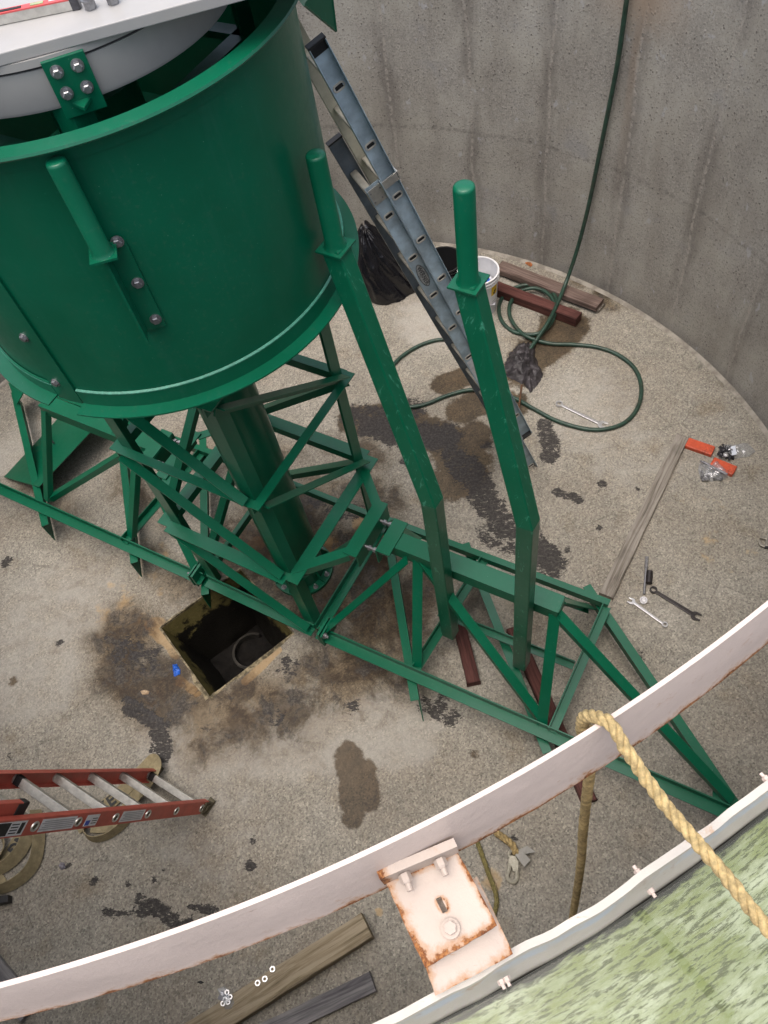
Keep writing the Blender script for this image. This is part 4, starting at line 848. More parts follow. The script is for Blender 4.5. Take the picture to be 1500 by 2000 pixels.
# ------------------------------------------------------------------ timber
def plank(name, a, b, w, t, mat, label, cat='board', group=None, bevel=.004, z=0.002, tw=0):
    p0, p1 = at(*a, z + t)[:2], at(*b, z + t)[:2]; d = p1 - p0; L = np.linalg.norm(d); ang = math.atan2(d[1], d[0]); N = max(8, int(L / .05))
    m = MB(); vs = []
    for i in range(N + 1):
        x = -L / 2 + L * i / N; e = (vnoise(i * .9, w * 30, 2) - .5) * .004
        for (yy, zz) in ((-w / 2, 0), (w / 2, 0), (w / 2, t), (-w / 2, t)): vs.append((x, yy + e, zz + (e * .4 if zz else 0)))
    m.add(vs, [(i * 4 + j, (i + 1) * 4 + j, (i + 1) * 4 + (j + 1) % 4, i * 4 + (j + 1) % 4) for i in range(N) for j in range(4)] + [(3, 2, 1, 0), tuple(N * 4 + j for j in range(4))])
    m.f = [f[::-1] for f in m.f]
    o = m.build(name, mat, origin=(0, 0, 0), bevel=bevel); o.location = (*((p0 + p1) / 2), z); o.rotation_euler = (0, tw, ang)
    return tag(o, label, cat, group)
plank('grey_board', (1333, 851), (1184, 1163), .092, .032, GREYW, 'long weathered grey board lying near the wrenches')
plank('brown_board', (975, 517), (1172, 592), .125, .05, BROWNW, 'dark brown weathered board lying against the foot of the wall', z=.03)
plank('brown_board', (985, 520), (1176, 600), .10, .026, GREYW, 'thin board under the dark brown board at the wall foot')
plank('red_timber', (958, 552), (1131, 617), .10, .085, REDW, 'dark red squared timber beside the white bucket', 'timber')
plank('red_board', (884, 1165), (925, 1333), .085, .06, REDW, 'red-brown board under the picket post nearer the cage')
plank('red_board', (1002, 1225), (1152, 1566), .09, .05, REDW, 'long dark red board under the outer picket post')
plank('squared_timber', (716, 1806), (330, 2050), .135, .10, TIMB, 'thick tan squared timber below the baffle with nuts on top', 'timber')
plank('grey_plank', (728, 1916), (470, 2040), .10, .04, BLUEW, 'dark grey plank with swirling grain beside the thick timber', 'plank')
plank('weathered_plank', (-40, 1860), (55, 1978), .12, .04, BLUEW, 'short grey plank end sticking out below the baffle at left', 'plank')
# ------------------------------------------------------------------ small hardware
def nut(px, py, z, lab):
    p = at(px, py, z); m = MB(); ro, ri, h, n = .0155, .0085, .012, 24; vs = []
    for i in range(n):
        a = 2 * math.pi * i / n; rr = ro * (1 - .06 * abs(math.sin(a * 3)))
        vs += [p + V3(r * math.cos(a), r * math.sin(a), z_) for r, z_ in ((rr, 0), (rr, h), (ri, h), (ri, 0))]
    m.add(vs, [(i * 4 + j, ((i + 1) % n) * 4 + j, ((i + 1) % n) * 4 + (j + 1) % 4, i * 4 + (j + 1) % 4) for i in range(n) for j in range(4)])
    tag(m.build('nut', CHROME, smooth=40), lab, 'nut', 'loose nuts on the thick timber')
nut(533, 1893, .103, 'steel nut on the thick timber, nearest the timber end'); nut(518, 1912, .103, 'steel nut on the thick timber between the other two'); nut(504, 1920, .103, 'steel nut on the thick timber, closest to the hardware bag')
def film_bag(name, outline, z0, hgt, label, items, seed=0):
    C = sum(at(x, y, z0) for x, y in outline) / len(outline); th = thing(name, label, 'plastic bag', C)
    P = [at(x, y, z0) for x, y in outline]; k = len(P); m = MB(); NR, NA = 9, 48; vs = []
    for r in range(NR + 1):
        for a in range(NA):
            f = a / NA * k; i = int(f) % k; q = P[i] * (1 - (f - int(f))) + P[(i + 1) % k] * (f - int(f)); s = r / NR; p = C + (q - C) * s
            vs.append((p[0], p[1], z0 + hgt * (1 - s ** 2) * (.5 + .9 * vnoise(p[0] * 34, p[1] * 34, seed)) + .004 * vnoise(p[0] * 80, p[1] * 80, seed + 1)))
    m.add(vs, [(r * NA + a, r * NA + (a + 1) % NA, (r + 1) * NA + (a + 1) % NA, (r + 1) * NA + a) for r in range(NR) for a in range(NA)])
    m.build('film', CLEAR, th, smooth=180)
    items(th); return th
def it1(th):
    m = MB(); random.seed(3)
    for i in range(34):
        p = at(1415 + random.uniform(-8, 14), 884 + random.uniform(-10, 10), .012 + random.uniform(0, .03)); d = nrm([random.uniform(-1, 1), random.uniform(-1, 1), random.uniform(-.3, .3)])
        m.cyl(p - d * .018, p + d * .018, .005, 6); m.cyl(p + d * .018, p + d * .028, .011, 6)
    m.build('screws', DARKST, th)
    m = MB(); m.box(at(1433, 880, .05), nrm(at(1431, 890, 0) - at(1428, 870, 0)) * .04, nrm(at(1438, 879, 0) - at(1430, 881, 0)) * .018, UP * .001); m.build('paper_tag', simple('pale_blue_paper', (.62, .66, .74), .6), th)
    m = MB(); m.bolt(at(1418, 888, .05), UP, .014, .01); m.build('nut', CHROME, th)
film_bag('parts_bag', [(1404, 876), (1411, 869), (1432, 868), (1462, 866), (1476, 882), (1462, 893), (1430, 897), (1410, 893)], .004, .05, 'clear plastic bag of black screws beside the concrete wall', it1, 2)
def it2(th):
    m = MB()
    for dx in (0, 5): m.cyl(at(1368 + dx, 900 + dx * .2, .05), at(1418 + dx * .6, 927 - dx * .2, .05), .006, 8)
    m.build('rods', DARKST, th); m = MB(); random.seed(5)
    for i in range(26): p = at(1388 + random.uniform(-18, 22), 930 + random.uniform(-9, 8), .01 + random.uniform(0, .02)); m.cyl(p, p + UP * .008, .011, 6)
    m.build('nuts', STEEL, th)
film_bag('parts_bag', [(1366, 903), (1385, 905), (1405, 894), (1412, 905), (1425, 928), (1412, 938), (1388, 941), (1368, 933), (1363, 918)], .004, .06, 'clear plastic bag of nuts and rods beside the orange blocks', it2, 5)
def it3(th):
    m = MB(); random.seed(8)
    for (x, y) in ((444, 1938), (450, 1947), (440, 1952), (446, 1957), (436, 1960)):
        p = at(x, y, .112); m.lathe([(.007, 0), (.013, 0), (.013, .008), (.007, .008)], c=p, n=14)
    m.build('washers', CHROME, th)
    m = MB(); m.box(at(438, 1948, .113), AX * .03, BX * .022, UP * .002); m.build('card', simple('grey_card', (.18, .18, .2), .5), th)
film_bag('hardware_bag', [(424, 1932), (438, 1926), (448, 1934), (458, 1958), (452, 1970), (440, 1972), (432, 1955)], .104, .02, 'small clear bag of washers lying on the thick timber', it3, 9)
def block(a, b, w, t, lab, z=.002, tilt=0):
    p0, p1 = at(*a, z + t), at(*b, z + t); m = MB(); m.bar((p0 + p1) / 2 + (p0 - p1) / 2 - UP * t / 2, (p0 + p1) / 2 + (p1 - p0) / 2 - UP * t / 2, w, t)
    tag(m.build('orange_block', ORANGE, bevel=.006), lab, 'block', 'orange blocks near the wall')
block((1342, 862), (1394, 880), .085, .035, 'scuffed orange block touching the end of the grey board'); block((1391, 900), (1436, 919), .085, .035, 'orange block partly under a clear plastic bag')

def spanner(a, b, mat, lab, w=.022, ringd=.05, t=.01):
    """combination spanner: ring at a, open jaw at b"""
    z = .006; p0, p1 = at(*a, z), at(*b, z); d = nrm(p1 - p0); s = V3(-d[1], d[0], 0); L = np.linalg.norm(p1 - p0)
    th = thing('spanner', lab, 'wrench', p0)
    m = MB(); ro, ri, n = ringd / 2, ringd * .30, 28; vs = []
    for i in range(n):
        q = 2 * math.pi * i / n; c = d * math.cos(q) + s * math.sin(q); vs += [p0 + c * r + UP * zz for r, zz in ((ro, 0), (ro, t * 1.5), (ri, t * 1.5), (ri, 0))]
    m.add(vs, [(i * 4 + j, ((i + 1) % n) * 4 + j, ((i + 1) % n) * 4 + (j + 1) % 4, i * 4 + (j + 1) % 4) for i in range(n) for j in range(4)]); m.build('ring_end', mat, th, smooth=40)
    m = MB(); q0, q1 = p0 + d * ro * .85, p1 - d * ringd * .75
    m.prism([q0 - s * w * .42, q1 - s * w * .55, q1 + s * w * .55, q0 + s * w * .42], UP * t); m.build('shank', mat, th, bevel=.003)
    m = MB(); J = ringd * .62; ang = R(15); d2 = d * math.cos(ang) + s * math.sin(ang); s2 = -d * math.sin(ang) + s * math.cos(ang); c = p1 - d * J * .45; out = []
    for q in np.linspace(62, 298, 16): out.append(c + (d2 * math.cos(R(q)) + s2 * math.sin(R(q))) * J)
    out += [c + d2 * J * 1.05 - s2 * J * .95 * .9, c + d2 * J * 1.15 - s2 * J * .52, c + d2 * J * .2 - s2 * J * .47, c - d2 * J * .12 - s2 * J * .25, c - d2 * J * .12 + s2 * J * .25, c + d2 * J * .2 + s2 * J * .47, c + d2 * J * 1.15 + s2 * J * .52, c + d2 * J * 1.05 + s2 * J * .95 * .9]
    m.prism(out, UP * t); m.build('open_jaw', mat, th, bevel=.002)
spanner((1092, 790), (1180, 832), CHROME, 'chrome combination wrench lying inside the hose loop', .024, .056)
spanner((1276, 1153), (1362, 1206), BLACKOX, 'large blackened combination wrench near the ratchet', .027, .05)
spanner((1298, 1221), (1231, 1173), CHROME, 'bright chrome combination wrench nearest the pink baffle', .018, .038)
rc = thing('ratchet', 'steel socket ratchet lying beside a black socket', 'ratchet', at(1257, 1172, 0))
m = MB(); m.cyl(at(1258, 1160, .016), at(1262, 1110, .016), .0085, 14, .008); m.build('shaft', STEEL, rc, smooth=40)
m = MB(); m.cyl(at(1262, 1110, .016), at(1263.5, 1088, .016), .012, 14); m.build('grip', simple('knurled_steel', (.3, .3, .31), .45, .8, .4, 200, bump=.8), rc, smooth=40)
m = MB(); m.cyl(at(1257, 1172, .002), at(1257, 1172, .028), .025, 24); m.cyl(at(1257, 1172, .028), at(1257, 1172, .034), .017, 20, .014); m.build('head', STEEL, rc, smooth=40)
m = MB(); m.cyl(at(1269, 1116, .024), at(1267.5, 1139, .024), .022, 20); m.cyl(at(1268.4, 1125, .024), at(1268.2, 1128, .024), .0235, 20); tag(m.build('socket', BLACKOX, smooth=40), 'black impact socket lying against the ratchet', 'socket')
aw = thing('adjustable_wrench', 'adjustable wrench jaw at the right edge beyond the grey board', 'wrench', at(1500, 1060, 0))
m = MB(); q = lambda x, y: at(1480 + (x - 1415) / 4.286 * 1.0, 1000 + y / 4.286, .004)
m.prism([q(1430, 215), q(1500, 205), q(1530, 240), q(1700, 290), q(1700, 330), q(1540, 310), q(1470, 290), q(1478, 240), q(1425, 225)], UP * .02)
m.prism([q(1425, 235), q(1440, 270), q(1475, 290), q(1470, 305), q(1430, 290), q(1415, 260)], UP * .02); m.build('jaws', simple('worn_zinc', (.40, .38, .33), .4, .7, .2, 60), aw, bevel=.003)
m = MB(); m.cyl(at(1493, 1069, .015), at(1500, 1069, .015), .01, 12); m.build('knurl', DARKST, aw, smooth=40)

# ------------------------------------------------------------------ hose
wl_ = lambda px, py, r: (lambda d: CAM + d * ((-(CAM[:2] @ d[:2]) + math.sqrt((CAM[:2] @ d[:2]) ** 2 - (d[:2] @ d[:2]) * (CAM[:2] @ CAM[:2] - r * r))) / (d[:2] @ d[:2])))(RM @ np.array([(px - 750) / 1560, (py - 1000) / 1560, 1.0]))
hz = .016
hose1 = [wl_(1246, -160, 3.535), wl_(1236, -80, 3.545), wl_(1224, 0, 3.55), wl_(1205, 130, 3.555), wl_(1178, 265, 3.555), wl_(1150, 400, 3.55), wl_(1128, 485, 3.50), at(1108, 545, .16), at(1090, 590, .10), at(1070, 630, .09), at(1045, 668, .05)]
coil = [at(1030, 690, .03), at(1045, 668, .05), at(1078, 624, .06), at(1088, 598, .06), at(1080, 572, .05), at(1055, 559, .04), at(1022, 557, .03), at(990, 571, .02), at(975, 596, hz), at(979, 625, hz), at(1000, 646, hz), at(1028, 653, .02), at(1055, 650, .03), at(1077, 630, .05), at(1084, 600, .07), at(1072, 575, .07), at(1045, 563, .06), at(1015, 570, .05), at(997, 592, .04), at(996, 618, .03), at(1012, 644, .03), at(1035, 660, .035), at(1075, 671, .02), at(1120, 673, hz), at(1165, 678, hz), at(1205, 692, hz), at(1238, 718, hz), at(1252, 752, hz), at(1248, 790, hz), at(1226, 821, hz), at(1190, 837, hz), at(1145, 838, hz), at(1090, 823, hz), at(1045, 800, hz), at(1005, 778, hz), at(960, 764, hz), at(915, 762, hz), at(870, 774, hz), at(830, 790, hz), at(795, 795, hz), at(762, 787, hz), at(746, 766, hz), at(752, 738, hz), at(778, 702, hz), at(815, 677, hz), at(855, 664, hz), at(900, 664, hz), at(945, 668, hz)]
hs = thing('garden_hose', 'dark green hose hanging down the wall and looping over the floor', 'hose', at(1060, 640, 0))
m = MB(); m.tube(smoothpath(hose1, 8), .0165, 12); m.build('hanging_run', HOSEM, hs, smooth=180)
m = MB(); m.tube(smoothpath(coil, 8), .0165, 12); m.build('floor_loops', HOSEM, hs, smooth=180)
def crumple(name, outline, hgt, mat, lab, cat, seed, z0=.002, pw=1.2, fr=14):
    P = [at(x, y, z0) for x, y in outline]; C = sum(P) / len(P); k = len(P); m = MB(); NR, NA = 22, 96; vs = []
    for r in range(NR + 1):
        for a in range(NA):
            f = a / NA * k; i = int(f) % k; q = P[i] * (1 - (f - int(f))) + P[(i + 1) % k] * (f - int(f)); s = (r / NR); p = C + (q - C) * s * (1 + .16 * (vnoise(a * .9, seed, 3) - .5) * s)
            ridge = 1 - abs(2 * fbm(p[0] * fr, p[1] * fr, seed) - 1)
            vs.append((p[0], p[1], z0 + hgt * (1 - s ** 3) * (.25 + .9 * ridge ** 2)))
    m.add(vs, [(r * NA + a, r * NA + (a + 1) % NA, (r + 1) * NA + (a + 1) % NA, (r + 1) * NA + a) for r in range(NR) for a in range(NA)])
    return tag(m.build(name, mat, smooth=50), lab, cat)
crumple('sludge_rag', [(1005, 680), (1025, 668), (1045, 672), (1046, 700), (1062, 730), (1050, 748), (1036, 768), (1020, 748), (990, 735), (985, 715), (992, 695)], .09, RAGM, 'wet black muddy rag heap at the end of the hanging hose', 'rag', 4, fr=11)
m = MB(); m.tube([at(1019, 752, .10), at(1013, 800, .02)], .008, 8); tag(m.build('rusty_rod', RUSTY), 'short rusty rod propped beside the muddy rag', 'rod')
crumple('glove_scrap', [(337, 1298), (346, 1297), (352, 1308), (352, 1316), (340, 1322), (338, 1312)], .03, BLUEN, 'torn scrap of blue glove beside the sump pit', 'scrap', 6, fr=30)
crumple('pale_stone', [(274, 1350), (283, 1347), (292, 1350), (290, 1356), (278, 1357)], .02, simple('pale_stone', (.50, .37, .24), .8), 'small pale stone chip on the stained floor near the pit', 'stone', 8)
crumple('dark_chip', [(384, 1918), (392, 1915), (399, 1919), (392, 1922)], .012, BLACKR, 'small black chip on the floor left of the hardware bag', 'chip', 9)
crumple('rust_flake', [(1022, 512), (1034, 508), (1047, 514), (1036, 521)], .02, simple('rust_orange', (.30, .10, .03), .9, var=.4, sc=30), 'orange rust flake on the floor by the wall above the boards', 'flake', 12)
crumple('white_scrap', [(118, 1684), (126, 1685), (128, 1695), (120, 1700), (115, 1692)], .02, simple('grey_scrap', (.22, .21, .24), .6, var=.4, sc=40), 'small grey crumpled scrap on the floor below the red ladder', 'scrap', 13)
# ------------------------------------------------------------------ buckets and bag
def bucket(name, px, py, ztop, rt, rb, mat, lab, inner=None):
    c = at(px, py, ztop); th = thing(name, lab, 'bucket', (c[0], c[1], 0))
    m = MB(); m.lathe([(0, .004), (rb, .004), (rb + (rt - rb) * .75, ztop * .75), (rt, ztop), (rt - .006, ztop), (rb - .004, .012), (0, .012)], c=(c[0], c[1], 0), n=64, closed=False); m.build('pail', mat, th, smooth=40)
    m = MB()
    for z, w in ((ztop - .005, .008), (ztop - .035, .010), (ztop - .065, .009)): m.lathe([(rt - .004, z - .006), (rt + w, z - .006), (rt + w, z + .006), (rt - .004, z + .006)], c=(c[0], c[1], 0), n=64)
    m.build('rim', mat, th, smooth=40); return th, c
wb, wc = bucket('white_bucket', 934, 528, .40, .168, .148, WHITEPL, 'white plastic bucket with a yellow label behind the outer picket post')
m = MB(); vs = []
for i in range(25):
    for j in range(25):
        x, y = (i / 24 - .5) * .26, (j / 24 - .5) * .26; vs.append((wc[0] + x, wc[1] + y, .20 + .09 * fbm(x * 22, y * 22, 3) if math.hypot(x, y) < .14 else .12))
m.add(vs, [(i * 25 + j, (i + 1) * 25 + j, (i + 1) * 25 + j + 1, i * 25 + j + 1) for i in range(24) for j in range(24)])
m.build('paper_waste', simple('crumpled_paper', (.46, .47, .5), .7, var=.4, sc=30, dirt=(.12, .12, .13), dirtamt=.7), wb, smooth=50)
m = MB(); vs = []
for i in range(9):
    for j in range(9): x, y = (i / 8 - .5) * .09, (j / 8 - .5) * .07; vs.append((wc[0] + .05 + x, wc[1] - .02 + y, .275 + .05 * fbm(x * 40, y * 40, 9)))
m.add(vs, [(i * 9 + j, (i + 1) * 9 + j, (i + 1) * 9 + j + 1, i * 9 + j + 1) for i in range(8) for j in range(8)]); m.build('blue_glove', BLUEN, wb, smooth=60)
def stick(th, c, r, a0, a1, z0, z1, mat, name, r2=None):
    m = MB(); m.lathe([(r, z0), (r + (r2 or 0), z1), (r + (r2 or 0) + .0015, z1), (r + .0015, z0)], c=(c[0], c[1], 0), n=16, a0=a0, a1=a1); return m.build(name, mat, th, smooth=40)
stick(wb, wc, .1585, -52, -26, .215, .31, YELLOW, 'warning_label', .005); stick(wb, wc, .153, -52, -24, .09, .20, PAPER, 'white_label', .006)
for i, (a0, a1, z0, z1) in enumerate(((-44, -38, .225, .25), (-41, -33, .245, .265), (-36, -31, .26, .29), (-46, -42, .27, .295))): stick(wb, wc, .161, a0, a1, z0, z1, PRINT, 'pictogram', .001)
for z in (.12, .145, .17): stick(wb, wc, .1565, -48, -30, z, z + .006, GREYPR, 'print_line', .001)
bb, bc = bucket('black_bucket', 866, 507, .33, .165, .14, BLACKR, 'empty black plastic bucket between the blue ladder and white bucket')
bgc = at(757, 556, 0); m = MB(); NA, NZ = 140, 50; vs = []
for j in range(NZ + 1):
    v = j / NZ; rr = .235 * (1 - v) ** .62 * (1 + .18 * math.sin(v * 3.1)) + .018; z = .60 * v ** 1.15
    for i in range(NA):
        a = 2 * math.pi * i / NA; tw = a + v * .9
        f = fbm(math.cos(a) * 2.4 + 5 + v * .7, math.sin(a) * 2.4 + 5 + v * 1.6, 3, 3); rdg = 1 - abs(2 * fbm(math.cos(tw) * 3.4 + 1, math.sin(tw) * 3.4 + v * 1.2, 12, 4) - 1)
        r2 = rr * (.78 + .34 * f + .22 * rdg * (.5 + .5 * v)); lean = .14 * v
        vs.append((bgc[0] + r2 * math.cos(a) - lean * .9, bgc[1] + r2 * math.sin(a) + lean * .5, max(.003, z * (.9 + .2 * f) + .015 * (rdg - .5) * (1 - v))))
m.add(vs, [(j * NA + i, j * NA + (i + 1) % NA, (j + 1) * NA + (i + 1) % NA, (j + 1) * NA + i) for j in range(NZ) for i in range(NA)] + [tuple(NZ * NA + i for i in range(NA))])
tag(m.build('rubbish_bag', BAGM, smooth=55), 'slumped shiny black rubbish bag behind the blue ladder', 'rubbish bag')

# ------------------------------------------------------------------ blue extension ladder
LB = R(206); EL = R(72)
ud = V3(math.cos(LB) * math.cos(EL), math.sin(LB) * math.cos(EL), math.sin(EL))     # up the rails
sd_ = V3(math.cos(LB - math.pi / 2), math.sin(LB - math.pi / 2), 0); sd_ = sd_ if sd_ @ V3(.44, -.9, 0) > 0 else -sd_   # towards the visible rail
nd = np.cross(sd_, ud); nd = nd if nd[2] > 0 else -nd
h0 = V3(.948, .396, 2.624)                                                        # hole in the base rail below the clamp
lad = thing('blue_ladder', 'blue-grey fibreglass extension ladder leaning against the green drum', 'ladder', h0 - ud * 2.745)
def channel(p0, p1, out, dep, mat, name, flange=.028, t=.004, par=lad, web=.078):
    m = MB(); m.box((p0 + p1) / 2, (p1 - p0) / 2, nd * web / 2, out * t / 2)
    for s in (-1, 1): m.box((p0 + p1) / 2 + nd * s * (web / 2 - t / 2) + out * (flange / 2 + t / 2), (p1 - p0) / 2, nd * t / 2, out * flange / 2)
    return m.build(name, mat, par, bevel=.0015)
WID = .40; FI = nd * -.0
LBASE = 2.83
b0 = h0 - ud * (2.745 + .06)
rb1 = channel(b0, h0 + ud * .20, sd_, 1, BLUEF, 'base_rail'); rb2 = channel(b0 - sd_ * WID, h0 + ud * .20 - sd_ * WID, -sd_, 1, BLUED, 'base_rail')
fo_ = nd * .082 - sd_ * .022; hF = h0 + fo_ + ud * .045
f0 = hF - ud * 2.40
rf1 = channel(f0, hF + ud * .82, sd_, 1, BLUEF, 'fly_rail'); rf2 = channel(f0 - sd_ * (WID - .045), hF + ud * .82 - sd_ * (WID - .045), -sd_, 1, BEIGEF, 'fly_rail')
def dring(c, par):
    m = MB(); n = 24; vs = []; cut = []
    for i in range(n):
        q = 2 * math.pi * i / n; ca, sa_ = math.cos(q), math.sin(q); sx = (.014 if ca > 0 else -.014)
        for rr, zz in ((.018, .002), (.017, .006), (.011, .006), (.010, .002)): vs.append(c + ud * rr * sa_ + nd * (sx * .75 + rr * ca) + sd_ * zz)
    m.add(vs, [(i * 4 + j, ((i + 1) % n) * 4 + j, ((i + 1) % n) * 4 + (j + 1) % 4, i * 4 + (j + 1) % 4) for i in range(n) for j in range(4)])
    m.build('rung_ferrule', FERR, par, smooth=40)
    m = MB(); m.box(c + sd_ * .0025, nd * .018, ud * .0085, sd_ * .0006); m.build('rung_end', BLACKR, par)
def rung(c, w, par):
    m = MB(); m.box(c - sd_ * w / 2, sd_ * w / 2, nd * .019, ud * .0125); m.build('rung', ALUD, par, bevel=.006)
for k in range(10):
    c = h0 - ud * .305 * k; dring(c, rb1); rung(c - sd_ * .003, WID - .006, lad)
for k in range(-2, 8):
    c = hF - ud * .305 * k; dring(c, rf1); rung(c - sd_ * .003, WID - .052, lad)
# shoes, top caps, guide clamp
for s, par in ((0, rb1), (-WID, rb2)):
    m = MB(); c = b0 + sd_ * s; m.box(c - ud * .01 + nd * .0, ud * .035, nd * .05, sd_ * .012); m.box(c - ud * .045 - nd * .01, V3(ud[0], ud[1], 0) * .12, nrm(np.cross(UP, sd_)) * .07, UP * .006); m.box(c - ud * .045, sd_ * .03, nrm(np.cross(UP, sd_)) * .075, UP * .004); m.build('foot', RUSTY, par)
for c, par in ((hF + ud * .82, rf1), (h0 + ud * .20 - sd_ * WID, rb2), (f0, rf1)):
    m = MB(); s = sd_ if par is not rb2 else -sd_; m.box(c + ud * .001 + s * .013, ud * .005, nd * .041, s * .017); m.box(c - ud * .03 + s * .004, ud * .025, nd * .036, s * .0015); m.build('end_cap', BLACKR, par, bevel=.004)
gc = h0 + ud * .14
m = MB(); m.box(gc + sd_ * .006 + nd * .0, ud * .045, nd * .042, sd_ * .003); m.box(gc + ud * .02 + sd_ * .01 + nd * .075, ud * .022, nd * .045, sd_ * .003); m.box(gc + ud * .02 - sd_ * .008 + nd * .125, ud * .022, nd * .003, sd_ * .022)
cl_ = m.build('guide_bracket', ALU, rb1, bevel=.001)
for a_, b_ in ((-.025, -.025), (.025, -.025), (-.025, .015), (.025, .025), (.02, .06)): MB().cyl(gc + ud * a_ + nd * b_ + sd_ * .009, gc + ud * a_ + nd * b_ + sd_ * .012, .004, 10).build('rivet', STEEL, cl_)
# worn oval maker's plate with its lettering
oc = h0 - ud * .305 * 1.47 + sd_ * .0025
m = MB(); m.prism([oc + ud * .085 * math.cos(q) + nd * .026 * math.sin(q) for q in np.linspace(0, 2 * math.pi, 40, endpoint=False)], sd_ * .001); pl = m.build('name_plate', simple('worn_plate', (.10, .115, .12), .5, var=.4, sc=40, dirt=(.30, .29, .26), dirtamt=.9), rb1)
m = MB(); m.prism([oc + ud * .078 * math.cos(q) + nd * .021 * math.sin(q) + sd_ * .001 for q in np.linspace(0, 2 * math.pi, 40, endpoint=False)], sd_ * .0006); m.build('plate_face', simple('plate_silver', (.33, .33, .31), .5, var=.3, sc=60, dirt=(.15, .16, .17), dirtamt=.8), rb1)
text_part('WERNER', .034, PRINT, oc + sd_ * .0018, -ud, np.cross(sd_, -ud), rb1, stretch=1.0)
oc2 = h0 - ud * .305 * 4.45 + sd_ * .0025; m = MB(); m.box(oc2, ud * .10, nd * .03, sd_ * .0008); m.build('worn_sticker', PAPER, rb1)

# ------------------------------------------------------------------ red ladder
A0, A1 = at(403, 1590, .05), at(318, 1518, .05)                                   # the two feet
rs = nrm(A0 - A1); rs[2] = 0; rs = nrm(rs)
ral = None
red = thing('red_ladder', 'red fibreglass extension ladder with aluminium rungs at left', 'ladder', (A0 + A1) / 2 * V3(1, 1, 0))

RA, RE = R(240), R(73)
rud = V3(math.cos(RA) * math.cos(RE), math.sin(RA) * math.cos(RE), math.sin(RE)); rsd = V3(math.cos(R(330)), math.sin(R(330)), 0)   # rsd: towards the near rail
rnd_ = np.cross(rsd, rud); rnd_ = rnd_ if rnd_[2] > 0 else -rnd_
r0 = V3(-.518, -1.673, .102); RWD = .425
def rchannel(p0, p1, out, name, web=.082, fl=.03):
    m = MB(); t = .0045; m.box((p0 + p1) / 2, (p1 - p0) / 2, rnd_ * web / 2, out * t / 2)
    for s in (-1, 1): m.box((p0 + p1) / 2 + rnd_ * s * (web / 2 - t / 2) + out * (fl / 2 + t / 2), (p1 - p0) / 2, rnd_ * t / 2, out * fl / 2)
    return m.build(name, REDF, red, bevel=.0015)
rr1 = rchannel(r0 - rud * .06, r0 + rud * 3.75, -rsd, 'rail'); rr2 = rchannel(r0 - rud * .06 - rsd * RWD, r0 + rud * 3.75 - rsd * RWD, rsd, 'rail')
def rrung(c, w):
    m = MB(); m.box(c - rsd * w / 2, rsd * w / 2, rnd_ * .0215, rud * .0145)
    for k_ in range(-3, 4): m.box(c - rsd * w / 2 + rnd_ * k_ * .0055 + rud * .0148, rsd * (w / 2 - .002), rnd_ * .0012, rud * .0008)
    return m.build('rung', ALU, red, bevel=.005)
for k in range(12):
    c = r0 + rud * .305 * k; rg = rrung(c - rsd * .002, RWD - .004)
    for s, par, dd in ((0, rr1, rsd), (-RWD, rr2, -rsd)):
        m = MB(); cc_ = c + rsd * s; n = 20; vs = []
        for i in range(n):
            q = 2 * math.pi * i / n; e = rud * math.cos(q) + rnd_ * math.sin(q)
            vs += [cc_ + e * r_ + dd * z_ for r_, z_ in ((.025, .002), (.023, .007), (.016, .007), (.015, .001))]
        m.add(vs, [(i * 4 + j, ((i + 1) % n) * 4 + j, ((i + 1) % n) * 4 + (j + 1) % 4, i * 4 + (j + 1) % 4) for i in range(n) for j in range(4)]); m.build('rung_ferrule', ALU, par, smooth=40)
        m = MB(); m.cyl(cc_ + dd * .0015, cc_ + dd * .0025, .0155, 16); m.build('rung_end', MUDDY, par)
        m = MB(); m.cyl(cc_ - dd * .003, cc_ - dd * .012, .023, 18); m.build('rung_collar', ALU, par, smooth=40)
    if k in (0, 4): m = MB(); m.box(c - rsd * (RWD - .031), rsd * .019, rnd_ * .0235, rud * .0165); m.build('rubber_sleeve', BLACKR, rg, smooth=40)
# ladder feet
for s, par in ((0, rr1), (-RWD, rr2)):
    c = r0 - rud * .085 + rsd * s; fw = nrm(V3(-rud[0], -rud[1], 0)); m = MB()
    m.box(c + rud * .03, rud * .04, rnd_ * .036, rsd * .014); zf = c[2] - .010
    m.prism([V3(c[0], c[1], .012) + rsd * .02 - fw * .055, V3(c[0], c[1], .012) + rsd * .02 + fw * .055, V3(c[0], c[1], .012) - rsd * .025 + fw * .06, V3(c[0], c[1], .012) - rsd * .025 - fw * .05], UP * .006)
    m.prism([V3(c[0], c[1], .014) + fw * .045 + rsd * .016, V3(c[0], c[1], .014) + fw * .055 + rsd * .016, c + rud * .05 + fw * .02 + rsd * .016, c + rud * .05 - fw * .02 + rsd * .016], rsd * .005); m.build('foot', MUDDY, par)
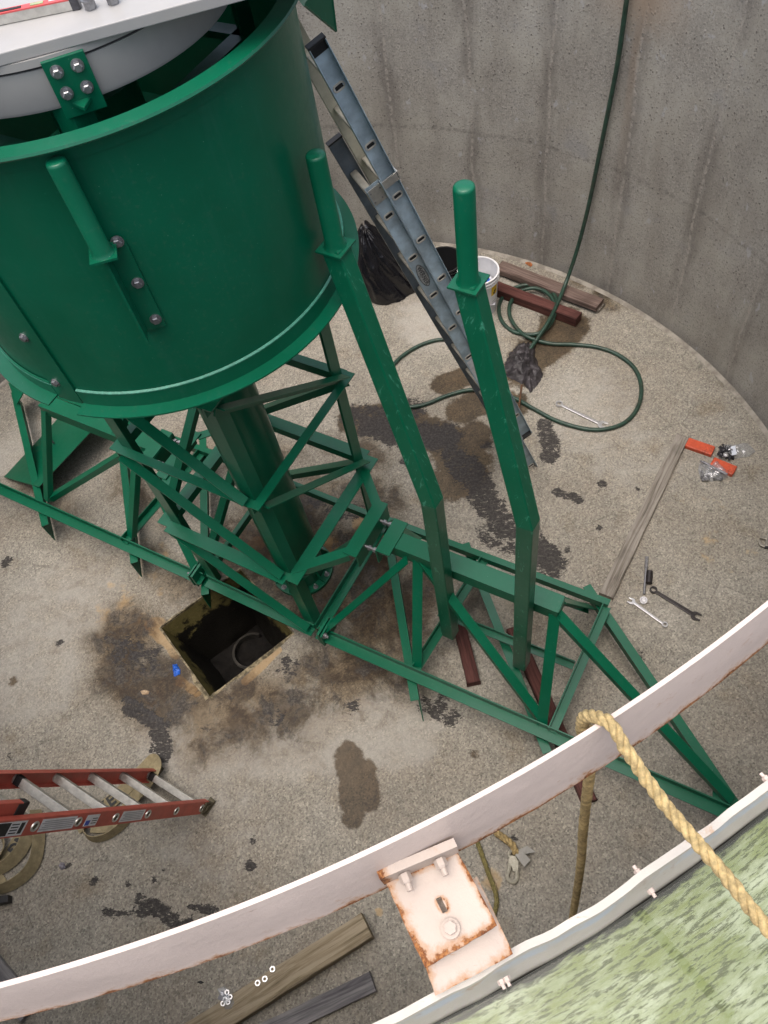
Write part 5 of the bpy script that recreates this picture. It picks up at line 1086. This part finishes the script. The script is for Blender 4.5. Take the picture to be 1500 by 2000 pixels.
# fly section that starts inside the rails
ff = r0 + rud * 1.60 - rsd * .045 + rnd_ * .055
m = MB(); t_ = .0045; L_ = 2.2; 
for off, dd in ((0, -rsd), (-RWD + .09, rsd)):
    cen_ = ff + rud * L_ / 2 + rsd * off; m = MB(); m.box(cen_, rud * L_ / 2, rnd_ * .036, dd * t_ / 2)
    for s in (-1, 1): m.box(cen_ + rnd_ * s * .034 + dd * .015, rud * L_ / 2, rnd_ * t_ / 2, dd * .013)
    fr_ = m.build('fly_rail', REDF, red, bevel=.0015)
    m = MB(); q0 = ff + rsd * off; m.box(q0 - rud * .004 + dd * .013, rud * .018, rnd_ * .038, dd * .018); m.box(q0 + rud * .012 - dd * .004, rud * .03, rnd_ * .03, dd * .002); m.build('end_cap', BLACKR, fr_, bevel=.004)
for k in range(6): m = MB(); c = ff + rud * (.07 + .305 * k); m.tube([c - rsd * .004, c - rsd * (RWD - .094)], .0165, 14); m.build('rung', ALU, red, smooth=40)
# stickers on the near rail
def sticker(s0, s1, w, mat, name='sticker', off=0.0, z=.0028):
    m = MB(); c = r0 + rud * (s0 + s1) / 2 + rsd * z + rnd_ * off; m.box(c, rud * (s1 - s0) / 2, rnd_ * w / 2, rsd * .0004); return m.build(name, mat, rr1), c
sticker(.655, .865, .058, PAPER); sticker(1.065, 1.165, .058, PAPER); sticker(1.245, 1.49, .06, PAPER); sticker(1.59, 1.80, .066, PAPER)
for s0, s1 in ((.665, .855), (1.255, 1.485)):
    for i in range(5): sticker(s0 + .005, s1 - .012 * (i % 3), .0045, GREYPR, 'print_line', -.019 + i * .0095, .0036)
sticker(1.125, 1.158, .026, simple('blue_print', (.04, .08, .4), .5), 'print_mark', -.012, .0036)
for i in range(3): sticker(1.072, 1.112, .004, PRINT, 'print_line', -.015 + i * .012, .0036); 
sticker(1.69, 1.795, .058, PRINT, 'print_block', 0, .0036); sticker(1.602, 1.625, .05, PRINT, 'barcode', 0, .0036)
for i in range(4): sticker(1.635, 1.68, .005, PRINT, 'print_line', -.02 + i * .013, .0036)

# ------------------------------------------------------------------ webbing straps under the red ladder
def strap(name, path, w, lab, tilt=0, mat=STRAP, t=.006, wid_dir=None):
    P = smoothpath([np.asarray(p, float) for p in path], 10); m = MB(); vs = []; k = len(P)
    for i, p in enumerate(P):
        d = nrm(P[min(i + 1, k - 1)] - P[max(i - 1, 0)]); s = nrm(np.cross(UP, d)); f = i / (k - 1); a = R(tilt(f) if callable(tilt) else tilt); s = s * math.cos(a) + UP * math.sin(a); n = np.cross(d, s)
        q = p + UP * abs(math.sin(a)) * w / 2
        vs += [q - s * w / 2, q + s * w / 2, q + s * w / 2 + n * t, q - s * w / 2 + n * t]
    m.add(vs, [(i * 4 + j, (i + 1) * 4 + j, (i + 1) * 4 + (j + 1) % 4, i * 4 + (j + 1) % 4) for i in range(k - 1) for j in range(4)] + [(3, 2, 1, 0), tuple((k - 1) * 4 + j for j in range(4))])
    return m, lab
sz = .014
m, lb_ = strap('', [at(150, 1618, sz), at(185, 1590, sz), at(225, 1560, sz), at(262, 1525, sz), at(290, 1495, .03), at(300, 1486, .05), at(304, 1500, .09), at(288, 1530, .08), at(262, 1560, .05), at(240, 1592, .03), at(215, 1612, .02), at(180, 1614, .02)], .085, '', 8)
st1 = thing('webbing_strap', 'beige printed webbing strap looped under the foot of the red ladder', 'strap', at(230, 1560, 0)); m.build('band', STRAP, st1, smooth=40)
m, _ = strap('', [at(172, 1608, sz), at(170, 1628, sz), at(185, 1640, sz), at(210, 1636, sz), at(232, 1622, sz), at(250, 1605, sz)], .07, '', 74); m.build('loose_end', STRAP, st1, smooth=40)
text_part('KE', .10, PRINT, at(208, 1571, .03), at(225, 1557, 0) - at(190, 1586, 0), -(at(205, 1590, 0) - at(195, 1570, 0)), st1, depth=.001, bold=.003)
st2 = thing('webbing_strap', 'long coiled beige webbing strap at the left edge below the red ladder', 'strap', at(20, 1680, 0))
m, _ = strap('', [at(-60, 1735, sz), at(0, 1738, sz), at(40, 1722, sz), at(70, 1690, sz), at(80, 1650, sz), at(80, 1610, sz), at(74, 1585, sz)], .085, '', 62); m.build('band', STRAP, st2, smooth=40)
m, _ = strap('', [at(-60, 1712, sz), at(-10, 1704, sz), at(25, 1685, sz), at(50, 1655, sz), at(56, 1625, sz), at(45, 1600, sz)], .085, '', 55); m.build('band', STRAP, st2, smooth=40)
m, _ = strap('', [at(60, 1598, sz), at(38, 1640, sz), at(16, 1670, sz), at(-14, 1690, sz)], .09, '', 10); m.build('band', STRAP, st2, smooth=40)
m, _ = strap('', [at(8, 1628, sz), at(14, 1655, sz), at(0, 1680, sz), at(-20, 1690, sz)], .08, '', 60); m.build('band', STRAP, st2, smooth=40)
m, _ = strap('', [at(-30, 1700, .006), at(-4, 1730, .006), at(-2, 1748, .006)], .12, '', 4); m.build('band', STRAP, st2, smooth=40)
text_part('ING', .085, PRINT, at(35, 1643, .034), at(28, 1653, 0) - at(43, 1632, 0), at(55, 1652, 0) - at(25, 1637, 0), st2, depth=.001, bold=.003)
m = MB(); q_ = [at(-20, 1752, .06), at(15, 1747, .06), at(15, 1762, .06), at(-20, 1768, .06)]; m.prism(q_, -UP * .055); tag(m.build('black_block', BLACKR, bevel=.005), 'black rubber block at the left edge below the coiled strap', 'block')
